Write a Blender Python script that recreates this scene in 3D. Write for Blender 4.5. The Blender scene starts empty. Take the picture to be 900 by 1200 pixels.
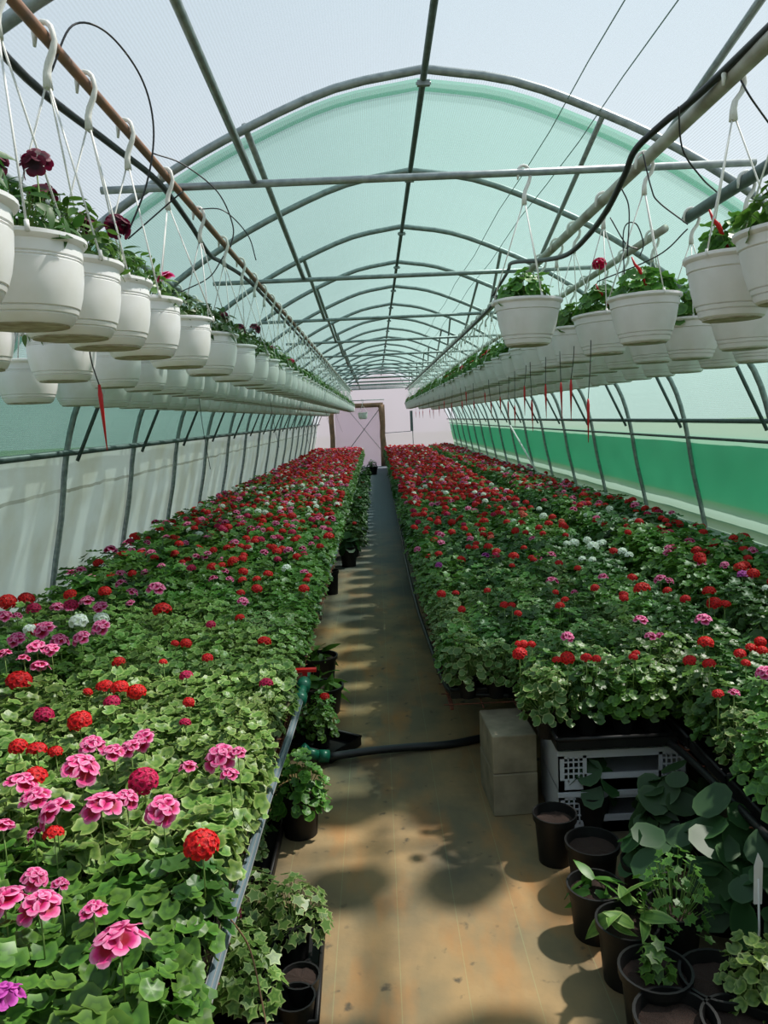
import bpy, math, random
from mathutils import Vector, Matrix, Euler
random.seed(7)
R = math.radians
C = bpy.context.scene.collection
SC = bpy.context.scene
# ------------------------------------------------------------------ camera, world, sun, exposure
CAMZ = 1.78
PITCH, YAW, ROLL, FPX = R(6.9), R(0.35), R(2.58), 910.0
cam_d = bpy.data.cameras.new('camera'); cam = bpy.data.objects.new('camera', cam_d); C.objects.link(cam)
cam_d.sensor_fit = 'HORIZONTAL'; cam_d.sensor_width = 36; cam_d.lens = 36 * FPX / 900
cam_d.clip_start = 0.05; cam_d.clip_end = 300
CAMM = (Euler((R(90) - PITCH, 0, -YAW)).to_matrix() @ Matrix.Rotation(-ROLL, 3, 'Z'))
cam.location = (0, 0, CAMZ); cam.rotation_euler = CAMM.to_euler()
SC.camera = cam
def at(px, py, z):
    """the point at height z seen at pixel (px, py)"""
    d = CAMM @ Vector(((px - 450) / FPX, -(py - 600) / FPX, -1))
    t = (z - CAMZ) / d.z
    return Vector((d.x * t, d.y * t, z))
def bp(px, py, y):
    d = CAMM @ Vector(((px - 450) / FPX, -(py - 600) / FPX, -1)); t = y / d.y; return (d.x * t, y, CAMZ + d.z * t)
def proj(x, y, z):
    v = CAMM.transposed() @ Vector((x, y, z - CAMZ))
    if v.z > -0.05: return None
    return 450 + FPX * v.x / -v.z, 600 - FPX * v.y / -v.z, -v.z

w = bpy.data.worlds.new('world'); SC.world = w; w.use_nodes = True
nt = w.node_tree; nt.nodes.clear()
wo = nt.nodes.new('ShaderNodeOutputWorld'); bg = nt.nodes.new('ShaderNodeBackground')
tc = nt.nodes.new('ShaderNodeTexCoord'); sx = nt.nodes.new('ShaderNodeSeparateXYZ'); rp = nt.nodes.new('ShaderNodeValToRGB')
nt.links.new(tc.outputs['Generated'], sx.inputs[0]); nt.links.new(sx.outputs['Z'], rp.inputs[0])
rp.color_ramp.elements[0].position = 0.0; rp.color_ramp.elements[0].color = (0.86, 0.89, 0.93, 1)
rp.color_ramp.elements[1].position = 0.9; rp.color_ramp.elements[1].color = (0.50, 0.69, 0.84, 1)
nt.links.new(rp.outputs[0], bg.inputs['Color']); bg.inputs['Strength'].default_value = .98
nt.links.new(bg.outputs[0], wo.inputs[0])

sun_d = bpy.data.lights.new('sun', 'SUN'); sun_d.energy = 8.0; sun_d.angle = R(2.2); sun_d.color = (1.0, 0.95, 0.88)
sun = bpy.data.objects.new('sun', sun_d); C.objects.link(sun)
SUNV = Vector((0.62, 0.28, 1.0)).normalized()
sun.rotation_euler = SUNV.to_track_quat('Z', 'Y').to_euler(); sun.location = (6, 8, 12)

SC.view_settings.view_transform = 'Standard'; SC.view_settings.look = 'None'
SC.view_settings.exposure = 0.0; SC.view_settings.gamma = 1.0; SC.view_settings.use_curve_mapping = False
cy = SC.cycles
cy.use_denoising = True
cy.max_bounces = 8; cy.diffuse_bounces = 4; cy.transmission_bounces = 6; cy.transparent_max_bounces = 24
cy.sample_clamp_indirect = 6.0; cy.caustics_reflective = False; cy.caustics_refractive = False

# ------------------------------------------------------------------ materials
def s2l(c): return tuple((v / 12.92 if v <= .04045 else ((v + .055) / 1.055) ** 2.4) for v in c)
def rgb(r, g, b): return s2l((r / 255, g / 255, b / 255)) + (1,)
MATS = {}
def mat(name, col, rough=.5, metal=0, noise=None, spec=.5, trans=0, rnd=0, bump=0, nscale=20):
    m = bpy.data.materials.new(name); m.use_nodes = True; t = m.node_tree; N = t.nodes; L = t.links
    b = N['Principled BSDF']; out = N['Material Output']
    b.inputs['Roughness'].default_value = rough; b.inputs['Metallic'].default_value = metal
    b.inputs['Specular IOR Level'].default_value = spec
    src = None
    if noise:
        no = N.new('ShaderNodeTexNoise'); no.inputs['Scale'].default_value = nscale; no.inputs['Detail'].default_value = 5
        tcn = N.new('ShaderNodeTexCoord'); L.new(tcn.outputs['Object'], no.inputs['Vector'])
        mx = N.new('ShaderNodeMix'); mx.data_type = 'RGBA'; mx.inputs[6].default_value = col; mx.inputs[7].default_value = noise
        cr = N.new('ShaderNodeMapRange'); cr.inputs[1].default_value = .35; cr.inputs[2].default_value = .68
        L.new(no.outputs['Fac'], cr.inputs[0]); L.new(cr.outputs[0], mx.inputs[0]); src = mx.outputs[2]
        if bump:
            bm_ = N.new('ShaderNodeBump'); bm_.inputs['Strength'].default_value = bump; bm_.inputs['Distance'].default_value = .01
            L.new(no.outputs['Fac'], bm_.inputs['Height']); L.new(bm_.outputs[0], b.inputs['Normal'])
    if rnd:
        oi = N.new('ShaderNodeObjectInfo'); hs = N.new('ShaderNodeHueSaturation')
        mr = N.new('ShaderNodeMapRange'); mr.inputs[3].default_value = 1 - rnd; mr.inputs[4].default_value = 1 + rnd
        L.new(oi.outputs['Random'], mr.inputs[0]); L.new(mr.outputs[0], hs.inputs['Value'])
        if src: L.new(src, hs.inputs['Color'])
        else: hs.inputs['Color'].default_value = col
        src = hs.outputs[0]
    if src: L.new(src, b.inputs['Base Color'])
    else: b.inputs['Base Color'].default_value = col
    if trans:
        tr = N.new('ShaderNodeBsdfTranslucent'); ms = N.new('ShaderNodeMixShader'); ms.inputs[0].default_value = trans
        if src: L.new(src, tr.inputs['Color'])
        else: tr.inputs['Color'].default_value = col
        L.new(b.outputs[0], ms.inputs[1]); L.new(tr.outputs[0], ms.inputs[2]); L.new(ms.outputs[0], out.inputs[0])
    MATS[name] = m; return m

def leaf_mat(name, base, edge, pos=.8, zone=None, rnd=.28, trans=.3, rough=.42):
    """leaf: uv.x is 0 at the leaf's middle and 1 on its rim"""
    m = bpy.data.materials.new(name); m.use_nodes = True; t = m.node_tree; N = t.nodes; L = t.links
    b = N['Principled BSDF']; out = N['Material Output']; b.inputs['Roughness'].default_value = rough
    b.inputs['Specular IOR Level'].default_value = .45
    uv = N.new('ShaderNodeTexCoord'); sp = N.new('ShaderNodeSeparateXYZ'); L.new(uv.outputs['UV'], sp.inputs[0])
    cr = N.new('ShaderNodeValToRGB'); L.new(sp.outputs[0], cr.inputs[0]); e = cr.color_ramp.elements
    e[0].position = 0; e[0].color = base; e[1].position = 1; e[1].color = edge
    k = e.new(pos); k.color = base
    if zone:
        a = e.new(.45); a.color = zone; a2 = e.new(.3); a2.color = base
    oi = N.new('ShaderNodeObjectInfo'); no = N.new('ShaderNodeTexNoise'); no.inputs['Scale'].default_value = 16
    ge = N.new('ShaderNodeNewGeometry'); ad = N.new('ShaderNodeMath'); ad.operation = 'ADD'
    L.new(ge.outputs['Random Per Island'], ad.inputs[0]); L.new(oi.outputs['Random'], ad.inputs[1])
    mr = N.new('ShaderNodeMapRange'); mr.inputs[2].default_value = 2; mr.inputs[3].default_value = 1 - rnd; mr.inputs[4].default_value = 1 + rnd
    L.new(ad.outputs[0], mr.inputs[0])
    hs = N.new('ShaderNodeHueSaturation'); L.new(cr.outputs[0], hs.inputs['Color']); L.new(mr.outputs[0], hs.inputs['Value'])
    mr2 = N.new('ShaderNodeMapRange'); mr2.inputs[3].default_value = .485; mr2.inputs[4].default_value = .512
    L.new(oi.outputs['Random'], mr2.inputs[0]); L.new(mr2.outputs[0], hs.inputs['Hue'])
    L.new(hs.outputs[0], b.inputs['Base Color'])
    tr = N.new('ShaderNodeBsdfTranslucent'); ms = N.new('ShaderNodeMixShader'); ms.inputs[0].default_value = trans
    L.new(hs.outputs[0], tr.inputs['Color']); L.new(b.outputs[0], ms.inputs[1]); L.new(tr.outputs[0], ms.inputs[2]); L.new(ms.outputs[0], out.inputs[0])
    MATS[name] = m; return m

def film_mat(name, col, clear, stripes=0.0, sscale=60, stain=None, clear_col=(1, 1, 1, 1), refl=.5):
    """thin plastic film or net: part of the light passes straight on, part is scattered through it"""
    m = bpy.data.materials.new(name); m.use_nodes = True; t = m.node_tree; N = t.nodes; L = t.links
    N.remove(N['Principled BSDF']); out = N['Material Output']
    tp = N.new('ShaderNodeBsdfTransparent'); tp.inputs[0].default_value = clear_col
    tl = N.new('ShaderNodeBsdfTranslucent'); df = N.new('ShaderNodeBsdfDiffuse'); mx = N.new('ShaderNodeMixShader'); mx.inputs[0].default_value = refl
    tl.inputs[0].default_value = col; df.inputs[0].default_value = col
    L.new(tl.outputs[0], mx.inputs[1]); L.new(df.outputs[0], mx.inputs[2])
    uv = N.new('ShaderNodeTexCoord'); mp = N.new('ShaderNodeMapping'); L.new(uv.outputs['UV'], mp.inputs[0])
    if stain:
        no = N.new('ShaderNodeTexNoise'); no.inputs['Scale'].default_value = 2.2; no.inputs['Detail'].default_value = 6
        L.new(mp.outputs[0], no.inputs['Vector'])
        cm = N.new('ShaderNodeMix'); cm.data_type = 'RGBA'; cm.inputs[6].default_value = col; cm.inputs[7].default_value = stain
        mr = N.new('ShaderNodeMapRange'); mr.inputs[1].default_value = .42; mr.inputs[2].default_value = .72
        L.new(no.outputs['Fac'], mr.inputs[0]); L.new(mr.outputs[0], cm.inputs[0])
        L.new(cm.outputs[2], tl.inputs[0]); L.new(cm.outputs[2], df.inputs[0])
    fin = N.new('ShaderNodeMixShader'); fin.inputs[0].default_value = clear
    if stripes:
        wv = N.new('ShaderNodeTexWave'); wv.bands_direction = 'X'; wv.inputs['Scale'].default_value = sscale
        wv.inputs['Distortion'].default_value = .6; wv.inputs['Detail'].default_value = 1
        L.new(mp.outputs[0], wv.inputs['Vector'])
        n2 = N.new('ShaderNodeTexNoise'); n2.inputs['Scale'].default_value = 1.3; n2.inputs['Detail'].default_value = 4; L.new(mp.outputs[0], n2.inputs['Vector'])
        m1 = N.new('ShaderNodeMath'); m1.operation = 'MULTIPLY_ADD'; m1.inputs[1].default_value = stripes; m1.inputs[2].default_value = clear - stripes * .5
        L.new(wv.outputs['Fac'], m1.inputs[0])
        m2 = N.new('ShaderNodeMath'); m2.operation = 'MULTIPLY_ADD'; m2.inputs[1].default_value = stripes * .9; L.new(n2.outputs['Fac'], m2.inputs[0]); L.new(m1.outputs[0], m2.inputs[2])
        L.new(m2.outputs[0], fin.inputs[0])
    L.new(mx.outputs[0], fin.inputs[1]); L.new(tp.outputs[0], fin.inputs[2]); L.new(fin.outputs[0], out.inputs[0])
    MATS[name] = m; return m

film_mat('roof_film', rgb(160, 172, 178), .62, .16, 26, refl=.35)
film_mat('side_film', rgb(214, 218, 218), .06, 0, stain=rgb(196, 194, 182), refl=.45)
film_mat('side_film_light', rgb(150, 174, 160), .08, 0, refl=.45)
film_mat('end_film', rgb(218, 202, 216), .10, 0, refl=.4)
film_mat('door_film', rgb(218, 202, 216), .55, 0, refl=.4)
film_mat('shade_net', rgb(138, 174, 160), .56, .12, 30, clear_col=rgb(222, 242, 234), refl=.3)
film_mat('net_hem', rgb(70, 150, 118), .22, refl=.4)
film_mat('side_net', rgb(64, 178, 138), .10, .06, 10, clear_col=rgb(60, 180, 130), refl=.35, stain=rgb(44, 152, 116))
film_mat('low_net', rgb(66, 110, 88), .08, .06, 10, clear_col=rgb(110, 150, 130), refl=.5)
mat('galvanised', rgb(156, 165, 166), .42, .35, noise=rgb(126, 136, 138), nscale=30)
mat('galvanised_dark', rgb(98, 112, 112), .5, .3, noise=rgb(80, 94, 94), nscale=30)
mat('rusty_pipe', rgb(150, 108, 82), .6, .2, noise=rgb(120, 96, 84), nscale=14)
mat('white_pipe', rgb(196, 196, 188), .55, .1, noise=rgb(140, 134, 120), nscale=6)
mat('rust_wire', rgb(120, 66, 42), .75, .2, noise=rgb(80, 50, 38), nscale=40)
mat('black_rubber', rgb(28, 30, 32), .45)
mat('black_plastic', rgb(14, 14, 15), .5, noise=rgb(26, 25, 24), nscale=12, spec=.3)
mat('grey_plastic', rgb(120, 122, 122), .5)
mat('white_plastic', rgb(244, 242, 243), .38, noise=rgb(232, 229, 227), nscale=9, trans=.18)
mat('pot_white_left', rgb(250, 250, 252), .36, noise=rgb(240, 239, 234), nscale=8, trans=.18)
mat('pot_base_soil', rgb(150, 140, 120), .8, noise=rgb(196, 192, 180), nscale=22)
mat('cord_white', rgb(236, 236, 232), .6, trans=.2)
mat('red_plastic', rgb(206, 30, 34), .4, trans=.15)
mat('green_plastic', rgb(22, 96, 74), .35)
mat('clear_hose', rgb(92, 108, 116), .28, spec=.7)
mat('concrete', rgb(146, 136, 114), .9, noise=rgb(112, 104, 86), nscale=9, bump=.3)
mat('crate_white', rgb(186, 188, 194), .45)
mat('soil', rgb(64, 42, 30), .95, noise=rgb(28, 20, 16), nscale=40, bump=.8)
mat('wood', rgb(134, 106, 78), .8, noise=rgb(104, 84, 64), nscale=7)
mat('ledge', rgb(164, 166, 158), .8, noise=rgb(140, 140, 132), nscale=5)
mat('petiole', rgb(120, 150, 80), .6)
mat('outside_ground', rgb(120, 130, 96), .9, noise=rgb(90, 104, 70), nscale=.6)
mat('petiole_grey', rgb(120, 150, 146), .7)
leaf_mat('leaf_green', rgb(78, 120, 42), rgb(98, 138, 54), .75, zone=rgb(62, 100, 38))
leaf_mat('leaf_light', rgb(104, 138, 60), rgb(152, 174, 102), .74, zone=rgb(80, 116, 50))
leaf_mat('leaf_dark', rgb(54, 92, 34), rgb(70, 108, 44), .8)
leaf_mat('leaf_cream', rgb(80, 118, 54), rgb(158, 174, 112), .76)
leaf_mat('leaf_blade', rgb(72, 118, 42), rgb(106, 148, 62), .8)
leaf_mat('leaf_broad', rgb(44, 78, 40), rgb(58, 92, 48), .8, rough=.5)
def petal(name, rim, mid, eye): 
    m = leaf_mat(name, mid, rim, .62, rnd=.08, trans=.35, rough=.6)
    e = m.node_tree.nodes['Color Ramp'].color_ramp.elements; k = e.new(.34); k.color = eye
    e[0].color = eye
    for n in m.node_tree.nodes:
        if n.type == 'MAP_RANGE' and abs(n.inputs[3].default_value - .485) < 1e-4: n.inputs[3].default_value = .499; n.inputs[4].default_value = .501
    return m
petal('petal_pink', rgb(250, 166, 206), rgb(220, 44, 130), rgb(150, 2, 34))
petal('petal_magenta', rgb(214, 28, 98), rgb(196, 14, 80), rgb(140, 6, 50))
petal('petal_red', rgb(226, 22, 24), rgb(214, 14, 18), rgb(170, 10, 14))
petal('petal_white', rgb(246, 248, 244), rgb(238, 240, 236), rgb(214, 222, 196))
petal('petal_violet', rgb(216, 96, 196), rgb(170, 40, 150), rgb(110, 10, 90))
petal('petal_burgundy', rgb(112, 18, 52), rgb(84, 10, 40), rgb(40, 4, 20))
petal('petal_salmon', rgb(236, 130, 110), rgb(226, 100, 84), rgb(190, 60, 50))

# floor: dusty ground cover cloth, ochre with grey damp stains and thin woven marker lines
def floor_mat():
    m = bpy.data.materials.new('ground_cloth'); m.use_nodes = True; t = m.node_tree; N = t.nodes; L = t.links
    b = N['Principled BSDF']; b.inputs['Roughness'].default_value = .85
    g = N.new('ShaderNodeTexCoord')
    def noise(scale, detail, sc=(1, 1, 1)):
        mp = N.new('ShaderNodeMapping'); mp.inputs['Scale'].default_value = sc; L.new(g.outputs['Object'], mp.inputs[0])
        n = N.new('ShaderNodeTexNoise'); n.inputs['Scale'].default_value = scale; n.inputs['Detail'].default_value = detail
        L.new(mp.outputs[0], n.inputs['Vector']); return n.outputs['Fac']
    def mixc(fac, a, b_, lo, hi):
        r = N.new('ShaderNodeMapRange'); r.inputs[1].default_value = lo; r.inputs[2].default_value = hi; L.new(fac, r.inputs[0])
        x = N.new('ShaderNodeMix'); x.data_type = 'RGBA'; L.new(r.outputs[0], x.inputs[0])
        if isinstance(a, tuple): x.inputs[6].default_value = a
        else: L.new(a, x.inputs[6])
        x.inputs[7].default_value = b_; return x.outputs[2]
    c = mixc(noise(2.2, 5, (1, .8, 1)), rgb(148, 122, 82), rgb(108, 98, 72), .4, .62)
    c = mixc(noise(5, 4, (1, .35, 1)), c, rgb(154, 108, 58), .5, .72)
    c = mixc(noise(1.4, 6, (1, .7, 1)), c, rgb(76, 74, 60), .46, .66)
    c = mixc(noise(14, 4), c, rgb(74, 66, 50), .64, .74)
    # floor colour turns bluish grey towards the far half of the path
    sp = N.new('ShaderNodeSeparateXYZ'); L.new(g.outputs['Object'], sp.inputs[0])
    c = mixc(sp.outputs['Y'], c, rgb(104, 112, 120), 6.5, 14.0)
    # woven marker lines
    pp = N.new('ShaderNodeMath'); pp.operation = 'PINGPONG'; pp.inputs[1].default_value = .105; L.new(sp.outputs['X'], pp.inputs[0])
    ls = N.new('ShaderNodeMath'); ls.operation = 'LESS_THAN'; ls.inputs[1].default_value = .0016; L.new(pp.outputs[0], ls.inputs[0])
    mm = N.new('ShaderNodeMath'); mm.operation = 'MULTIPLY'; mm.inputs[1].default_value = .15; L.new(ls.outputs[0], mm.inputs[0])
    x = N.new('ShaderNodeMix'); x.data_type = 'RGBA'; L.new(mm.outputs[0], x.inputs[0]); L.new(c, x.inputs[6]); x.inputs[7].default_value = rgb(150, 180, 130)
    L.new(x.outputs[2], b.inputs['Base Color'])
    bp = N.new('ShaderNodeBump'); bp.inputs['Strength'].default_value = .35; bp.inputs['Distance'].default_value = .01
    L.new(noise(18, 6), bp.inputs['Height']); L.new(bp.outputs[0], b.inputs['Normal'])
    MATS['ground_cloth'] = m
floor_mat()

# ------------------------------------------------------------------ mesh helpers
class MB:
    def __init__(s): s.v = []; s.f = []; s.m = []; s.u = []; s.uv = []; s.sm = []
    def add(s, vs, fs, mi=0, uv=None, smooth=False):
        o = len(s.v); s.v += [tuple(p) for p in vs]
        s.uv += [tuple(a) for a in uv] if uv else [(0, 0)] * len(vs)
        for f in fs: s.f.append(tuple(i + o for i in f)); s.m.append(mi); s.sm.append(smooth)
    def box(s, x0, x1, y0, y1, z0, z1, mi=0):
        s.add([(x0, y0, z0), (x1, y0, z0), (x1, y1, z0), (x0, y1, z0), (x0, y0, z1), (x1, y0, z1), (x1, y1, z1), (x0, y1, z1)],
              [(0, 3, 2, 1), (4, 5, 6, 7), (0, 1, 5, 4), (1, 2, 6, 5), (2, 3, 7, 6), (3, 0, 4, 7)], mi)
    def tube(s, pts, r, seg=8, mi=0, cap=True, flat=1.0):
        pts = [Vector(p) for p in pts]; n = len(pts)
        rs = r if isinstance(r, (list, tuple)) else [r] * n
        t0 = (pts[1] - pts[0]).normalized()
        up = Vector((0, 0, 1)) if abs(t0.z) < .9 else Vector((1, 0, 0))
        a = t0.cross(up).normalized(); vs = []
        for i, p in enumerate(pts):
            t = (pts[min(i + 1, n - 1)] - pts[max(i - 1, 0)]).normalized()
            a = (a - t * a.dot(t)).normalized(); b = t.cross(a)
            for k in range(seg):
                q = 2 * math.pi * k / seg
                vs.append(p + a * math.cos(q) * rs[i] + b * math.sin(q) * rs[i] * flat)
        fs = [(i * seg + k, i * seg + (k + 1) % seg, (i + 1) * seg + (k + 1) % seg, (i + 1) * seg + k) for i in range(n - 1) for k in range(seg)]
        if cap: fs += [tuple(range(seg))[::-1], tuple((n - 1) * seg + k for k in range(seg))]
        s.add(vs, fs, mi, smooth=True)
    def lathe(s, prof, seg=24, mi=0, c=(0, 0, 0)):
        runs = [[prof[0]]]
        for i in range(1, len(prof)):
            runs[-1].append(prof[i])
            if i < len(prof) - 1:
                a = math.atan2(prof[i][1] - prof[i - 1][1], prof[i][0] - prof[i - 1][0]); b = math.atan2(prof[i + 1][1] - prof[i][1], prof[i + 1][0] - prof[i][0])
                if abs(math.remainder(b - a, 2 * math.pi)) > .55: runs.append([prof[i]])
        for run in runs:
            vs = []; n = len(run)
            for r_, z in run:
                for k in range(seg):
                    q = 2 * math.pi * k / seg; vs.append((c[0] + r_ * math.cos(q), c[1] + r_ * math.sin(q), c[2] + z))
            s.add(vs, [(i * seg + k, i * seg + (k + 1) % seg, (i + 1) * seg + (k + 1) % seg, (i + 1) * seg + k) for i in range(n - 1) for k in range(seg)], mi, smooth=True)
    def mesh(s, name, mats):
        me = bpy.data.meshes.new(name); me.from_pydata(s.v, [], s.f)
        for m in (mats if isinstance(mats, (list, tuple)) else [mats]): me.materials.append(MATS[m])
        me.polygons.foreach_set('material_index', s.m); me.polygons.foreach_set('use_smooth', s.sm)
        ul = me.uv_layers.new(name='UVMap'); buf = []
        for f in s.f:
            for i in f: buf += s.uv[i]
        ul.data.foreach_set('uv', buf); me.update(); return me
    def build(s, name, mats, parent=None, loc=None):
        return put(s.mesh(name, mats), name, parent, loc)
def put(me, name, parent=None, loc=None, rot=None, scale=None):
    o = bpy.data.objects.new(name, me); C.objects.link(o)
    if parent is not None: o.parent = parent
    if loc is not None: o.location = loc
    if rot is not None: o.rotation_euler = rot
    if scale is not None: o.scale = (scale,) * 3 if isinstance(scale, (int, float)) else scale
    return o
def tag(o, label, cat, group=None, kind=None):
    o['label'] = label; o['category'] = cat
    if group: o['group'] = group
    if kind: o['kind'] = kind
    return o
def thing(name, label, cat, loc=(0, 0, 0), rz=0, group=None):
    o = put(None, name, None, loc, (0, 0, rz)); o.empty_display_size = .05
    return tag(o, label, cat, group)
def struct(o): o['kind'] = 'structure'; return o
def spline(pts, n):
    """Catmull-Rom through pts, n steps per span"""
    P = [Vector(p) for p in pts]; P = [P[0] * 2 - P[1]] + P + [P[-1] * 2 - P[-2]]; out = []
    for i in range(1, len(P) - 2):
        for k in range(n):
            t = k / n; a, b, c, d = P[i - 1], P[i], P[i + 1], P[i + 2]
            out.append(.5 * ((2 * b) + (c - a) * t + (2 * a - 5 * b + 4 * c - d) * t * t + (3 * b - a - 3 * c + d) * t ** 3))
    out.append(P[-2]); return out
ORD = 'first second third fourth fifth sixth seventh eighth ninth tenth eleventh twelfth thirteenth fourteenth fifteenth sixteenth seventeenth eighteenth nineteenth twentieth'.split()
ORD += ['twenty-' + o for o in ORD[:9]] + ['thirtieth'] + ['thirty-' + o for o in ORD[:9]] + ['fortieth'] + ['forty-' + o for o in ORD[:9]] + ['fiftieth'] + ['fifty-' + o for o in ORD[:9]] + ['sixtieth'] + ['sixty-' + o for o in ORD[:9]] + ['seventieth']

# ------------------------------------------------------------------ greenhouse shell and frame
XC = 0.30; Y0, Y1 = -2.0, 29.2
half = [(0, 1.61), (.42, 1.54), (.83, 1.385), (1.2, 1.205), (1.58, .965), (1.87, .72), (2.1, .47), (2.3, .21), (2.42, -.14), (2.5, -.6), (2.6, -1.05), (2.72, -1.78)]
def prof(off=0.0, steps=4, to=-1.78, lift=0.0):
    h = spline([(a, 0, b) for a, b in half], steps)
    h = [Vector((p.x, 0, p.z)) for p in h if p.z >= to - .02]
    res = []
    for sgn in (-1, 1):
        side = []
        for i, p in enumerate(h):
            t = (h[min(i + 1, len(h) - 1)] - h[max(i - 1, 0)]).normalized(); n = Vector((-t.z, 0, t.x))
            q = p + n * off
            side.append(Vector((XC + sgn * q.x, 0, CAMZ + q.z + lift)))
        res.append(side)
    return res[0][::-1] + res[1][1:]
frame = thing('greenhouse_frame', 'grey galvanised arched steel frame carrying the greenhouse roof film', 'frame', (0, 0, 0))
arch_m = MB(); arch_m.tube(prof(0, 3), .021, 8); am = arch_m.mesh('arch', 'galvanised')
archY = [3.85 + 1.5 * k for k in range(-4, 17)]
for y in archY: put(am, 'arch', frame, (0, y, 0))
def bar(name, a, b, r, m='galvanised', parent=frame, seg=8, n=1):
    mb = MB(); a, b = Vector(a), Vector(b); mb.tube([a.lerp(b, i / n) for i in range(n + 1)], r, seg); return mb.build(name, m, parent)
zr = CAMZ + 1.575
bar('ridge_bar', (XC, Y0, zr), (XC, Y1, zr), .016, 'galvanised_dark')
bar('side_rail', (-2.09, Y0, 1.64), (-2.09, Y1, 1.64), .021, 'galvanised_dark')
bar('side_rail', (2.69, Y0, 1.64), (2.69, Y1, 1.64), .018, 'galvanised_dark')
bar('net_rail', (2.75, Y0, 1.49), (2.75, Y1, 1.49), .012, 'galvanised_dark')
clampm = MB(); clampm.box(-.03, .03, -.012, .012, -.012, .012); clampm.tube([(-.035, 0, 0), (.035, 0, 0)], .007, 6)
clm = clampm.mesh('clamp', 'galvanised')
for y in archY:
    put(clm, 'clamp', frame, (XC, y + .02, zr - .02))
tieY = [3.55 + 2.37 * k for k in range(-1, 11)]
def tz(x): return CAMZ + 1.04
tm = MB(); tm.tube([(-1.15, 0, tz(-1.15)), (XC, 0, tz(XC)), (1.72, 0, tz(1.62))], .0165, 8)
tme = tm.mesh('tie_bar', 'galvanised')
for y in tieY: put(tme, 'tie_bar', frame, (0, y, 0))
for k in range(7):                # many thin bars close together towards the far end
    put(tme, 'tie_bar', frame, (0, tieY[6] + 1.2 + 1.9 * k, .0))
# struts from an arch to the next tie bar, both sides of the ridge
for k in range(-1, 10):
    ya = 3.85 + 2.37 * k; yt = 3.55 + 2.37 * (k + 1)
    ka = min(archY, key=lambda a: abs(a - ya))
    if yt > 28: break
    bar('strut', (-.55, ka, CAMZ + 1.39), (-.48, yt, tz(-.53) + .01), .017)
    bar('strut', (1.14, ka, CAMZ + 1.37), (1.24, yt, tz(1.2) + .01), .014)
kb = MB(); kb.tube([(-2.07, 0, 1.58), (-1.70, 0, 2.35)], .013, 6); kbl = kb.mesh('knee_brace', 'galvanised_dark')
kb = MB(); kb.tube([(2.67, 0, 1.58), (2.30, 0, 2.35)], .013, 6); kbr = kb.mesh('knee_brace', 'galvanised_dark')
for y in archY:
    put(kbl, 'knee_brace', frame, (0, y + .05, 0)); put(kbr, 'knee_brace', frame, (0, y - .05, 0))
# roof pipes the pots hang on (fixed to the tie bars)
ROWS = dict(li=(-.807, 2.80), lm=(-1.31, 2.72), lo=(-1.64, 2.48), ri=(1.178, 2.80), rm=(1.60, 2.72), ro=(2.03, 2.38))
def pipe(name, x, z, y0, y1, r, m, sag=.0):
    n = 24; mb = MB(); mb.tube([(x, y0 + (y1 - y0) * i / n, z - sag * abs(math.sin(math.pi * i / 4))) for i in range(n + 1)], r, 10); return mb.build(name, m, frame)
pipe('pot_rail', -.807, 2.80, Y0, 28.9, .0155, 'rusty_pipe', .008)
pipe('pot_rail', -1.31, 2.72, Y0, 28.9, .016, 'galvanised')
pipe('pot_rail', -1.64, 2.48, Y0, 28.9, .014, 'galvanised')
pipe('pot_rail', 1.178, 2.80, Y0, 28.9, .026, 'white_pipe')
pipe('pot_rail', 1.60, 2.72, 4.3, 28.9, .022, 'white_pipe')
pipe('pot_rail', 1.60, 2.70, Y0, 4.0, .028, 'galvanised_dark')
pipe('pot_rail', 2.03, 2.38, Y0, 28.9, .016, 'galvanised')

# film roof and walls
def sheet(name, pr, y0, y1, ny, m, wob=0.0, seed=1, parent=None):
    rn = random.Random(seed); mb = MB(); vs = []; uv = []; al = [0]
    for i in range(1, len(pr)): al.append(al[-1] + (pr[i] - pr[i - 1]).length)
    for j in range(ny + 1):
        y = y0 + (y1 - y0) * j / ny
        sg = wob * abs(math.sin(math.pi * (y - 3.85) / 1.5))
        for i, p in enumerate(pr):
            q = Vector((XC, 0, 1.9)) - p; q.normalize()
            p2 = p + q * (sg + rn.uniform(-.15, .15) * wob); vs.append((p2.x, y, p2.z)); uv.append((al[i], y))
    n = len(pr)
    mb.add(vs, [(j * n + i, j * n + i + 1, (j + 1) * n + i + 1, (j + 1) * n + i) for j in range(ny) for i in range(n - 1)], 0, uv, True)
    return mb.build(name, m, parent)
full = prof(.03, 4)
li = min(range(len(full)), key=lambda i: abs(full[i].z - 1.64) + (0 if full[i].x < 0 else 9))
ri = min(range(len(full)), key=lambda i: abs(full[i].z - 1.64) + (0 if full[i].x > 0 else 9))
roof = struct(sheet('ceiling', full[li:ri + 1], Y0, Y1, 84, 'roof_film', .012))
_t = MATS['side_film'].node_tree; _N = _t.nodes; _L = _t.links
_cm = [n for n in _N if n.type == 'MIX'][0]; _tc = _N.new('ShaderNodeTexCoord'); _sp = _N.new('ShaderNodeSeparateXYZ'); _L.new(_tc.outputs['Object'], _sp.inputs[0])
_no = _N.new('ShaderNodeTexNoise'); _no.inputs['Scale'].default_value = 3.0; _no.inputs['Detail'].default_value = 8; _L.new(_tc.outputs['Object'], _no.inputs['Vector'])
_a = _N.new('ShaderNodeMath'); _a.operation = 'MULTIPLY_ADD'; _a.inputs[1].default_value = .05; _L.new(_no.outputs['Fac'], _a.inputs[0]); _L.new(_sp.outputs['Z'], _a.inputs[2])
_b = _N.new('ShaderNodeMath'); _b.operation = 'COMPARE'; _b.inputs[1].default_value = 1.40; _b.inputs[2].default_value = .012; _L.new(_a.outputs[0], _b.inputs[0])
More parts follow.
